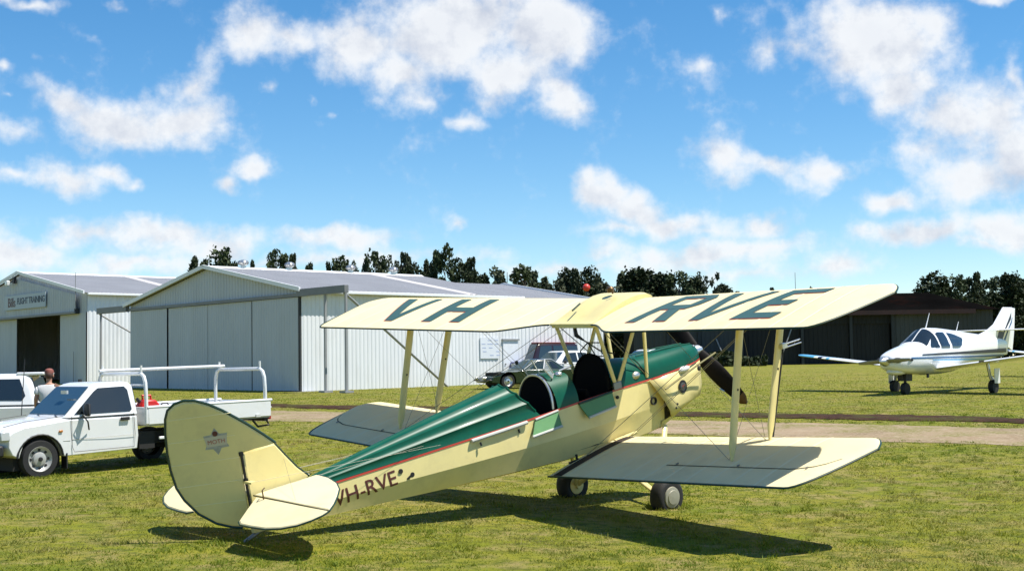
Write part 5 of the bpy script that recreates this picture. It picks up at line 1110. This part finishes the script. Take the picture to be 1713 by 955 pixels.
van, vg = car('four_wheel_drive', 'maroon roofed four wheel drive with blue lower panels parked against the hangar wall', 'car', (.15, 62.5, G(.1, 62.5)), R(222), BLUC, .75, -3.5, .86, .42, 1.02, .98, (-.05, 1.0), 1.05, (-.28, -3.42), (-.72, -3.32), 1.84, .83, .74, 2.5, .37, [[(-.62, 1.08), (-.85, 1.70), (-1.55, 1.72), (-1.57, 1.08)], [(-1.66, 1.08), (-1.66, 1.72), (-2.45, 1.72), (-2.45, 1.08)], [(-2.55, 1.08), (-2.55, 1.72), (-3.22, 1.70), (-3.30, 1.08)]], roofmat=REDC)
vg.data.materials.clear(); vg.data.materials.append(MARC)
sed, _ = car('sedan', 'white car with tinted windscreen parked nose out behind the green sports car', 'car', (.85, 57.9, G(.85, 57.9)), R(214), WHITEP, .85, -3.55, .86, .26, .93, .80, (-.25, .90), .95, (-.60, -3.0), (-1.25, -2.45), 1.48, .80, .64, 2.65, .31, [[(-.98, .98), (-1.32, 1.38), (-1.82, 1.40), (-1.85, .98)], [(-1.93, .98), (-1.90, 1.40), (-2.35, 1.38), (-2.62, .98)]])
sed2, _ = car('sedan', 'pale car half hidden behind the front cockpit and cabane struts', 'car', (5.3, 66.0, G(5.3, 66)), R(205), WHITEP, .85, -3.55, .86, .26, .93, .80, (-.25, .90), .95, (-.60, -3.0), (-1.25, -2.45), 1.46, .80, .64, 2.65, .31, [[(-.98, .98), (-1.32, 1.38), (-1.82, 1.40), (-1.85, .98)], [(-1.93, .98), (-1.90, 1.40), (-2.35, 1.38), (-2.62, .98)]])

# ------------------------------------------------------------------ white touring aircraft (x forward from its nose wheel, y left, z up)
CY = R(223); c1 = Vector((12.25, 41.9, 0))
com = thing('light_aircraft', 'white low wing touring aircraft with blue stripes and blue wing tip on the far grass', 'aircraft', (c1.x, c1.y, G(c1.x, c1.y) - .02), CY, None, 1.07)
BLUE = mat('mid_blue_stripe', (.02, .10, .26), .35); NAVY = mat('navy_stripe', (.008, .012, .035), .35); SKYB = mat('sky_blue_tip', (.08, .34, .58), .35, coat=.4)
FS = [(1.03, .15, .99, .13), (.98, .22, .985, .19), (.80, .33, .98, .26), (.50, .44, .985, .335), (.1, .52, 1.01, .40), (-.30, .56, 1.045, .445), (-.50, .57, 1.085, .495), (-.75, .575, 1.17, .60), (-1.0, .575, 1.245, .68), (-1.25, .575, 1.275, .70), (-1.7, .57, 1.28, .695), (-2.3, .54, 1.285, .655), (-2.9, .47, 1.31, .59), (-3.6, .37, 1.345, .50), (-4.3, .27, 1.37, .43), (-5.1, .17, 1.385, .36), (-5.8, .09, 1.39, .29), (-6.25, .04, 1.39, .24)]
def pinch(x):
    a = max(0, min(1, (-.50 - x) / .35)); b = max(0, min(1, (x + 3.0) / .5)); return .24 * a * a * (3 - 2 * a) * b * b * (3 - 2 * b)
def csec(x, wd, zc, hh, n=28):
    out = []
    for j in range(n):
        a = 2 * PI * j / n; c, s = math.cos(a), math.sin(a); pw = 2.6
        y = wd * math.copysign(abs(c) ** (2 / pw), c); z = hh * math.copysign(abs(s) ** (2 / pw), s)
        if s > .2: y *= 1 - pinch(x) * s
        out.append(Vector((x, y, zc + z)))
    return out
def fs_at(x):
    for a, b in zip(FS, FS[1:]):
        if b[0] <= x <= a[0]:
            t = (a[0] - x) / (a[0] - b[0]); return [a[i] * (1 - t) + b[i] * t for i in range(4)]
    return list(FS[-1])
FX = sorted(set([f[0] for f in FS] + list(np.linspace(-.3, -3.0, 28))), reverse=True)
mb = MB(); mb.loft([csec(*fs_at(x), n=44) for x in FX], True, True, True); mb.build('fuselage', WHITEG, com, smooth=50)
def fpt(x, z, sgn, off=.012):
    x_, wd, zc, hh = fs_at(x); s = max(-1, min(1, (z - zc) / hh)); ss = math.copysign(abs(s) ** 1.3, s); c = math.sqrt(max(0, 1 - ss * ss)); y = wd * c ** (2 / 2.6)
    if ss > .2: y *= 1 - pinch(x) * ss
    return Vector((x, sgn * (y + off), z))
def cband(name, mt, xs_, zlo, zhi, parent, n=11, off=.012):
    for sgn in (1, -1):
        vs = []; 
        for x in xs_:
            for j in range(n): vs.append(fpt(x, zlo(x) + (zhi(x) - zlo(x)) * j / (n - 1), sgn, off))
        mb = MB(); mb.add(vs, [(i * n + j, i * n + j + 1, (i + 1) * n + j + 1, (i + 1) * n + j) for i in range(len(xs_) - 1) for j in range(n - 1)]); mb.build(name, mt, parent, smooth=60)
# windows follow the cabin side
cband('door_window', GLASS, np.linspace(-1.12, -1.62, 6), lambda x: 1.36, lambda x: 1.84 - .05 * max(0, (x + 1.25) / .13), com)
cband('rear_window', GLASS, np.linspace(-1.78, -2.62, 9), lambda x: 1.36 + .26 * max(0, (-x - 2.1) / .52) ** 2, lambda x: 1.82 - .15 * max(0, (-x - 1.9) / .72) ** 1.5, com)
cband('quarter_window', GLASS, np.linspace(-.62, -1.03, 6), lambda x: 1.36 + .02, lambda x: 1.42 + .40 * min(1, (-x - .60) / .40), com)
mb = MB(); rows = []
for x in np.linspace(-.45, -1.02, 6):
    x_, wd, zc, hh = fs_at(x); row = []
    for a in np.linspace(R(40), R(140), 13):
        c, s = math.cos(a), math.sin(a); y = wd * math.copysign(abs(c) ** (2 / 2.6), c); z = hh * abs(s) ** (2 / 2.6)
        if s > .2: y *= 1 - pinch(x) * s
        row.append(Vector((x, y * 1.012, zc + z * 1.015)))
    rows.append(row)
mb.loft(rows, False); ws_ = mb.build('windscreen', GLASS, com, smooth=60)
mb = MB(); mb.tube([r_[6] + Vector((0, 0, .006)) for r_ in rows], .014, 6); mb.build('screen_pillar', WHITEG, ws_)
cband('upper_stripe', NAVY, np.linspace(-.1, -6.1, 22), lambda x: 1.15 + .012 * (-x), lambda x: 1.185 + .028 * (-x), com)
cband('lower_stripe', BLUE, np.linspace(.4, -6.0, 22), lambda x: 1.06 + .004 * (-x), lambda x: 1.10 + .008 * (-x), com)
cband('light_stripe', SKYB, np.linspace(-.6, -5.6, 18), lambda x: 1.00 - .004 * (-x), lambda x: 1.03, com)
for sgn in (1, -1):
    def lw(y, c, up):
        a = abs(y); ch = 1.55 - .085 * a; xl = -.92 - .02 * a; zz = .76 + .115 * (a - .4); t = (math.sqrt(c) * .29 - c * .29) * .62 * ch * (.85 if up else -.62)
        return Vector((xl - ch * c, y, zz + t - .05 * c * ch * .3))
    cs = [0, .012, .05, .12, .25, .4, .6, .8, 1]
    def wsec(a): y = sgn * a; return [lw(y, c, True) for c in cs] + [lw(y, c, False) for c in cs[::-1]][:-1]
    mb = MB(); mb.loft([wsec(a) for a in (.4, 1.2, 2.0, 3.0, 3.75, 3.82)], True, True, True); wo = mb.build('wing', WHITEG, com, smooth=50)
    def wsec2(a, k=1.0, g=1.03):
        q = wsec(a); c = sum(q, Vector()) / len(q); return [c + (p - c) * g * k for p in q]
    mb = MB(); mb.loft([wsec2(3.82), wsec2(4.15), wsec2(4.38, .95), wsec2(4.48, .75), wsec2(4.52, .4)], True, True, True); mb.build('wing_tip', SKYB, wo, smooth=50)
    mb = MB(); mb.loft([wsec2(3.52), wsec2(3.66)], True, True, True); mb.build('wing_band', NAVY, wo, smooth=50); mb = MB(); mb.loft([wsec2(3.25), wsec2(3.36)], True, True, True); mb.build('wing_band', SKYB, wo, smooth=50)
    mb = MB(); mb.box(lw(sgn * 1.9, .02, True) + Vector((.02, 0, 0)), (.06, .16, .05)); mb.build('landing_light', GLASS, wo, bevel=.015)
    def tp(y, c, up): a = abs(y); ch = .95 - .2 * a; return Vector((-5.55 - .06 * a - ch * c, y, 1.94 + (math.sqrt(c) - c) * .13 * ch * (1 if up else -1)))
    mb = MB(); mb.loft([[tp(sgn * a, c, True) for c in cs] + [tp(sgn * a, c, False) for c in cs[::-1]][:-1] for a in (.03, .6, 1.2, 1.98, 2.02)], True, True, True); mb.build('tailplane', WHITEG, com, smooth=50)
    # main legs
    wx, wy_ = -2.13, sgn * 1.63
    mb = MB(); mb.tube([(wx + .08, wy_ * .93, .86), (wx + .05, wy_ * .96, .50), (wx - .02, wy_, .20)], [.05, .045, .04], 8); mb.tube([(wx + .06, wy_ * .94, .55), (wx - .16, wy_ * .95, .42), (wx - .02, wy_, .22)], .03, 6); mb.build('main_leg', ALU, com)
    mb = MB(); mb.box((wx - .02, wy_ + sgn * .12, .52), (.32, .02, .44)); mb.build('gear_door', WHITEG, com, bevel=.008)
    mb = MB(); mb.lathe([(.09, -.08), (.19, -.075), (.205, -.03), (.205, .03), (.19, .075), (.09, .08)], (wx, wy_, .205), (0, 1, 0), 24); wm = mb.build('main_wheel', RUB, com); mb = MB(); mb.lathe([(.1, -.07), (.1, .07)], (wx, wy_, .205), (0, 1, 0), 16); mb.build('wheel_hub', STEEL, wm)
mb = MB(); mb.prism([(-4.35, 1.76), (-5.0, 1.93), (-5.45, 2.12), (-6.12, 2.68), (-6.70, 2.69), (-6.54, 1.95), (-6.42, 1.35), (-5.2, 1.5)], -.035, .035); mb.build('fin', WHITEG, com, bevel=.02)
mb = MB(); mb.prism([(-6.71, 2.67), (-6.90, 2.66), (-6.80, 1.95), (-6.62, 1.28), (-6.43, 1.34), (-6.55, 1.95)], -.022, .022); mb.build('rudder', WHITEG, com, bevel=.01)
for a, mt_ in ((0, NAVY), (.22, BLUE)):
    mb = MB(); mb.prism([(-5.62 - a, 1.42), (-5.78 - a, 1.42), (-6.60 - a * .3, 2.52 - a * .8), (-6.56 - a * .2, 2.30 - a * .6)], -.038 - .001 * a, .038 + .001 * a); mb.build('fin_stripe', mt_, com, smooth=0)
mb = MB(); mb.prism([(-5.45, 1.46), (-5.85, 1.46), (-6.08, 1.88), (-5.72, 1.90)], -.04, .04); mb.build('fin_stripe', NAVY, com, smooth=0)
mb = MB(); mb.lathe([(.145, 0), (.14, .05), (.115, .14), (.06, .25), (0, .30)], (1.02, 0, .99), (1, 0, 0), 22); sp_ = mb.build('spinner', ALU, com)
for k in (1, -1):
    secs = []; d = Vector((0, .995 * k, .06 * k))
    for t in np.linspace(0, 1, 8):
        r_ = .1 + .74 * t; c0 = Vector((1.10, 0, .99)) + d * r_; ch = .035 + .03 * math.sin(PI * min(1, .3 + .65 * t)); e1 = Vector((math.sin(R(35 - 20 * t)), 0, math.cos(R(35 - 20 * t)))); secs.append([c0 + e1 * math.cos(2 * PI * j / 10) * ch + Vector((1, 0, 0)) * math.sin(2 * PI * j / 10) * .012 for j in range(10)])
    mb = MB(); mb.loft(secs, True, True, True); mb.build('propeller_blade', STEEL, com)
for sgn in (1, -1):
    mb = MB(); mb.ball((.80, sgn * .27, 1.02), (.20, .10, .085), 14, 8); mb.build('air_intake', PLAS, com)
    mb = MB(); mb.ball((.40, sgn * .46, 1.03), (.12, .03, .045), 12, 6); mb.build('cowl_vent', PLAS, com)
mb = MB(); mb.ball((.45, 0, .68), (.40, .24, .10), 14, 8); mb.build('chin_cowl', WHITEG, com)
mb = MB(); mb.tube([(.02, 0, .75), (.0, 0, .45), (0, 0, .19)], [.05, .045, .04], 8); mb.tube([(.05, .0, .6), (.22, 0, .72)], .03, 6); mb.box((.0, .13, .56), (.34, .015, .30)); mb.box((.0, -.13, .56), (.34, .015, .30)); mb.build('nose_leg', PLAS, com)
mb = MB(); mb.lathe([(.09, -.075), (.17, -.07), (.185, -.03), (.185, .03), (.17, .07), (.09, .075)], (0, 0, .185), (0, 1, 0), 24); mb.build('nose_wheel', RUB, com)
mb = MB(); mb.tube([(-1.25, 0, 1.95), (-1.50, 0, 2.42)], [.02, .008], 6); mb.build('aerial', WHITEG, com); mb = MB(); mb.tube([(-3.05, 0, 1.86), (-3.22, 0, 2.18)], [.015, .008], 6); mb.build('aerial', WHITEG, com)
mb = MB(); mb.tube([(-.5, .45, .62), (-.5, .45, .50)], .04, 8); mb.build('drain_mast', PLAS, com)
# a second light aircraft standing farther back, its nose just entering at the right
c2 = dup_tree(com); c2.location = (23.4, 56.0, G(23.4, 56.0) - .02); c2.rotation_euler = (0, 0, R(215)); c2['label'] = 'second white light aircraft mostly hidden at the right edge behind the blue striped one'
com['group'] = c2['group'] = 'light aircraft parked on the far grass'

# ------------------------------------------------------------------ the man beside the cars
SKIN = mat('skin', (.42, .22, .14), .55, var=.06, vscale=12); SHIRT = mat('white_shirt_cotton', (.62, .61, .60), .8, var=.05, vscale=9, bump=.15, bscale=14); TROUS = mat('dark_trousers', (.04, .045, .06), .8); HAIR = mat('brown_hair', (.085, .04, .028), .7); CAPM = mat('red_brown_cap', (.22, .07, .05), .7)
def skin_obj(name, pts, edges, mt, parent, sub=2, root=0):
    me = bpy.data.meshes.new(name); me.from_pydata([p[0] for p in pts], edges, []); o = bpy.data.objects.new(name, me); COL.objects.link(o); o.parent = parent
    s = o.modifiers.new('skin', 'SKIN'); s.use_smooth_shade = True
    if not me.skin_vertices: 
        with bpy.context.temp_override(object=o, active_object=o): pass
    me.materials.append(mt); sv = me.skin_vertices[0].data
    for i, p in enumerate(pts):
        r_ = p[1]; sv[i].radius = r_ if isinstance(r_, tuple) else (r_, r_); sv[i].use_root = (i == root)
    u_ = o.modifiers.new('sub', 'SUBSURF'); u_.levels = sub; u_.render_levels = sub
    return o
def person(loc, rz, scale):
    t = thing('person', 'man in a white short sleeved shirt standing with his back turned between the white cars', 'person', loc, rz, None, scale)
    # faces +x; body in one surface
    b = [((0, 0, .95), (.13, .16)), ((0, 0, 1.12), (.115, .15)), ((.01, 0, 1.30), (.125, .18)), ((0, 0, 1.43), (.10, .16)), ((0, 0, 1.50), .055), ((.015, 0, 1.58), .058), ((.02, 0, 1.66), (.085, .072)), ((.02, 0, 1.73), (.075, .066)),
         ((0, .19, 1.42), .058), ((-.02, .25, 1.20), .045), ((.06, .26, 1.02), .038), ((.14, .22, .95), .030),
         ((0, -.19, 1.42), .058), ((-.03, -.25, 1.18), .045), ((.08, -.24, 1.00), .038), ((.17, -.19, .96), .030),
         ((0, .10, .88), .092), ((.02, .11, .50), .060), ((0, .11, .10), .045), ((0, -.10, .88), .092), ((-.01, -.11, .50), .060), ((-.02, -.11, .10), .045)]
    e = [(0, 1), (1, 2), (2, 3), (3, 4), (4, 5), (5, 6), (6, 7), (3, 8), (8, 9), (9, 10), (10, 11), (3, 12), (12, 13), (13, 14), (14, 15), (0, 16), (16, 17), (17, 18), (0, 19), (19, 20), (20, 21)]
    skin_obj('body', b, e, SKIN, t)
    g = 1.16
    s_ = [((0, 0, .93), (.16, .19)), ((0, 0, 1.10), (.15, .18)), ((.01, 0, 1.30), (.155, .205)), ((0, 0, 1.43), (.125, .18)), ((0, 0, 1.49), .075), ((0, .20, 1.42), .078), ((-.015, .245, 1.27), .068), ((0, -.20, 1.42), .078), ((-.02, -.245, 1.26), .068)]
    skin_obj('shirt', s_, [(0, 1), (1, 2), (2, 3), (3, 4), (3, 5), (5, 6), (3, 7), (7, 8)], SHIRT, t)
    tr = [((0, 0, .97), (.145, .175)), ((0, .10, .86), .108), ((.02, .11, .50), .080), ((0, .11, .09), .070), ((0, -.10, .86), .108), ((-.01, -.11, .50), .080), ((-.02, -.11, .09), .070)]
    skin_obj('trousers', tr, [(0, 1), (1, 2), (2, 3), (0, 4), (4, 5), (5, 6)], TROUS, t)
    mb = MB(); mb.ball((.005, 0, 1.685), (.098, .082, .095), 18, 12); ho = mb.build('hair', HAIR, t)
    mb = MB(); secs = [[(.02 + r_ * 1.1 * math.cos(2 * PI * j / 18), r_ * .95 * math.sin(2 * PI * j / 18), z) for j in range(18)] for r_, z in ((.094, 1.715), (.096, 1.745), (.085, 1.785), (.05, 1.81), (.01, 1.817))]; mb.loft(secs, True, True, True); mb.prism([(.09, -.06), (.17, -.04), (.19, 0), (.17, .04), (.09, .06)], 1.712, 1.722, 'xy'); mb.build('cap', CAPM, t)
    mb = MB(); mb.ball((.112, 0, 1.655), (.02, .014, .024)); mb.build('nose', SKIN, t)
    for sg in (1, -1):
        mb = MB(); mb.ball((.015, sg * .083, 1.66), (.02, .012, .032)); mb.build('ear', SKIN, t)
        mb = MB(); mb.ball((.098, sg * .03, 1.68), (.010, .012, .008)); mb.build('eye', PLAS, t)
        w_ = Vector((.14, .22, .95)) if sg > 0 else Vector((.17, -.19, .96)); d = Vector((.8, -.25 * sg, -.5)).normalized(); sd__ = d.cross(Vector((0, 0, 1))).normalized()
        pts = [(tuple(w_), .026), (tuple(w_ + d * .05), (.034, .020)), (tuple(w_ + d * .09), (.036, .018))]; ed = [(0, 1), (1, 2)]
        for k, ln in enumerate((.070, .080, .075, .058)):
            o0 = w_ + d * .09 + sd__ * (.027 - .018 * k); n0 = len(pts); pts += [(tuple(o0 + d * ln * .5 + Vector((0, 0, -.006))), .0085), (tuple(o0 + d * ln * .85 + Vector((0, 0, -.03))), .0075)]; ed += [(2, n0), (n0, n0 + 1)]
        o0 = w_ + d * .035 + sd__ * .034; n0 = len(pts); pts += [(tuple(o0), .011), (tuple(o0 + d * .045 + sd__ * .012), .009)]; ed += [(1, n0), (n0, n0 + 1)]
        skin_obj('hand', pts, ed, SKIN, t, 1)
        mb = MB(); mb.box((.06, sg * .11, .045), (.27, .10, .09)); mb.build('shoe', PLAS, t, bevel=.03)
    mb = MB(); mb.box((.105, 0, 1.615), (.012, .05, .008)); mb.build('mouth', REDL, t)
    return t
person((-8.52, 24.55, G(-8.5, 24.55)), R(100), .90)
# ------------------------------------------------------------------ short mown grass near the camera: separate blades
def blade_mat():
    m = bpy.data.materials.new('grass_blades'); m.use_nodes = True; t = m.node_tree; b = t.nodes['Principled BSDF']; b.inputs['Roughness'].default_value = .6; b.inputs['Specular IOR Level'].default_value = .25
    g = t.nodes.new('ShaderNodeNewGeometry'); co = t.nodes.new('ShaderNodeTexCoord')
    def noise_(s_, o_):
        a = t.nodes.new('ShaderNodeVectorMath'); a.operation = 'ADD'; a.inputs[1].default_value = (o_, o_ * .6, 0); t.links.new(co.outputs['Object'], a.inputs[0])
        n = t.nodes.new('ShaderNodeTexNoise'); n.inputs['Scale'].default_value = s_; n.inputs['Detail'].default_value = 6; n.inputs['Roughness'].default_value = .65; t.links.new(a.outputs[0], n.inputs['Vector'])
        r = t.nodes.new('ShaderNodeMapRange'); r.inputs['From Min'].default_value = .40; r.inputs['From Max'].default_value = .60; t.links.new(n.outputs[0], r.inputs[0]); return r.outputs[0]
    def mx(f, a, b_):
        x = t.nodes.new('ShaderNodeMix'); x.data_type = 'RGBA'
        t.links.new(f, x.inputs[0])
        for i, v in ((6, a), (7, b_)):
            if isinstance(v, tuple): x.inputs[i].default_value = (*v, 1)
            else: t.links.new(v, x.inputs[i])
        return x.outputs[2]
    c1 = mx(g.outputs['Random Per Island'], (.215, .225, .014), (.35, .315, .042))
    c2 = mx(g.outputs['Random Per Island'], (.115, .17, .009), (.20, .24, .016))
    c3 = mx(g.outputs['Random Per Island'], (.27, .22, .06), (.40, .32, .12))
    c = mx(noise_(.55, 3.0), c1, c2); c = mx(noise_(1.1, 11.0), c, c3); c = mx(noise_(.22, 23.0), c, c2); t.links.new(c, b.inputs['Base Color'])
    tr = t.nodes.new('ShaderNodeBsdfTranslucent'); t.links.new(c, tr.inputs[0]); ms = t.nodes.new('ShaderNodeMixShader'); ms.inputs[0].default_value = .35
    out = t.nodes['Material Output']; t.links.new(b.outputs[0], ms.inputs[1]); t.links.new(tr.outputs[0], ms.inputs[2]); t.links.new(ms.outputs[0], out.inputs['Surface']); return m
BLM = blade_mat()
def grass(name, n, y0, y1, hmin, hmax, wd, seed, label):
    r = np.random.default_rng(seed)
    y = y0 * (y1 / y0) ** r.uniform(0, 1, n); x = r.uniform(-.42, .42, n) * y * 1.02
    # keep the road and the worn soil nearly free
    d = (x - RC[0]) * RN[0] + (y - RC[1]) * RN[1]; keep = (np.abs(d) > 1.9 + r.normal(0, .25, n)) & ((np.abs(d - 4.1) > .5 + r.normal(0, .15, n)) | (r.uniform(0, 1, n) < .30))
    # thinner in dry patches
    pn = np.sin(x * 1.7 + 1.3 * np.sin(y * .9)) * np.sin(y * 1.1 + 1.7 * np.sin(x * .6 + 2)); keep &= (pn > -.55) | (r.uniform(0, 1, n) < .45); keep &= r.uniform(0, 1, n) < np.clip((85 - y) / 45, 0, 1)
    x, y = x[keep], y[keep]; n = len(x); z = gz(x, y)
    tuft = .75 + .5 * np.clip(np.sin(x * 2.9 + np.sin(y * 2.3) * 2) * np.sin(y * 3.1 + np.sin(x * 1.9) * 2), -.6, 1)
    h = r.uniform(hmin, hmax, n) * tuft * (y / y0) ** .25; a = r.uniform(0, 2 * PI, n); wv = wd * (y / y0) ** .8 * r.uniform(.7, 1.3, n); lean = r.uniform(.6, 2.0, n) * h; la = r.uniform(0, 2 * PI, n)
    bx, by = np.cos(a) * wv, np.sin(a) * wv; tx, ty = np.cos(la) * lean, np.sin(la) * lean
    v = np.empty((n, 3, 3)); v[:, 0] = np.stack([x - bx, y - by, z - .004], 1); v[:, 1] = np.stack([x + bx, y + by, z - .004], 1); v[:, 2] = np.stack([x + tx, y + ty, z + h], 1)
    me = bpy.data.meshes.new(name); me.vertices.add(n * 3); me.vertices.foreach_set('co', v.reshape(-1)); me.loops.add(n * 3); me.loops.foreach_set('vertex_index', np.arange(n * 3, dtype=np.int32)); me.polygons.add(n); me.polygons.foreach_set('loop_start', np.arange(n, dtype=np.int32) * 3); me.polygons.foreach_set('loop_total', np.full(n, 3, dtype=np.int32)); me.update(calc_edges=True); me.materials.append(BLM)
    o = bpy.data.objects.new(name, me); COL.objects.link(o); return tag(o, label, 'grass', kind='stuff')
grass('grass', 460000, 6.5, 85.0, .008, .021, .0040, 21, 'short mown green and straw coloured grass over the airfield')

def tufts(name, n, seed, label):
    r = np.random.default_rng(seed); y = 7 * (34 / 7) ** r.uniform(0, 1, n); x = r.uniform(-.42, .42, n) * y
    d = (x - RC[0]) * RN[0] + (y - RC[1]) * RN[1]; k = np.abs(d) > 1.7; x, y = x[k], y[k]
    # a ring of unmown grass where wheels and skid keep the mower away
    for cx, cy, m in ((1.75, 15.85, 26), (.75, 17.0, 20), (-2.72, 12.95, 16), (-7.4, 21.2, 22), (-5.6, 23.1, 16)):
        a = r.uniform(0, 2 * PI, m); q = r.uniform(.10, .34, m); x = np.concatenate([x, cx + np.cos(a) * q]); y = np.concatenate([y, cy + np.sin(a) * q])
    B = 16; X = np.repeat(x, B) + r.normal(0, .035, len(x) * B); Y = np.repeat(y, B) + r.normal(0, .035, len(x) * B); Z = gz(X, Y); m = len(X)
    h = r.uniform(.02, .055, m) * np.repeat(r.uniform(.6, 1.3, len(x)), B); a = r.uniform(0, 2 * PI, m); w_ = .0045 * (Y / 7) ** .6; la = r.uniform(0, 2 * PI, m); ln = r.uniform(.4, 1.4, m) * h
    v = np.empty((m, 3, 3)); v[:, 0] = np.stack([X - np.cos(a) * w_, Y - np.sin(a) * w_, Z - .004], 1); v[:, 1] = np.stack([X + np.cos(a) * w_, Y + np.sin(a) * w_, Z - .004], 1); v[:, 2] = np.stack([X + np.cos(la) * ln, Y + np.sin(la) * ln, Z + h], 1)
    me = bpy.data.meshes.new(name); me.from_pydata(v.reshape(-1, 3).tolist(), [], np.arange(m * 3).reshape(-1, 3).tolist()); me.materials.append(BLM)
    o = bpy.data.objects.new(name, me); COL.objects.link(o); return tag(o, label, 'grass', kind='stuff')
tufts('grass_tufts', 2600, 31, 'scattered longer grass tufts standing above the mown turf')
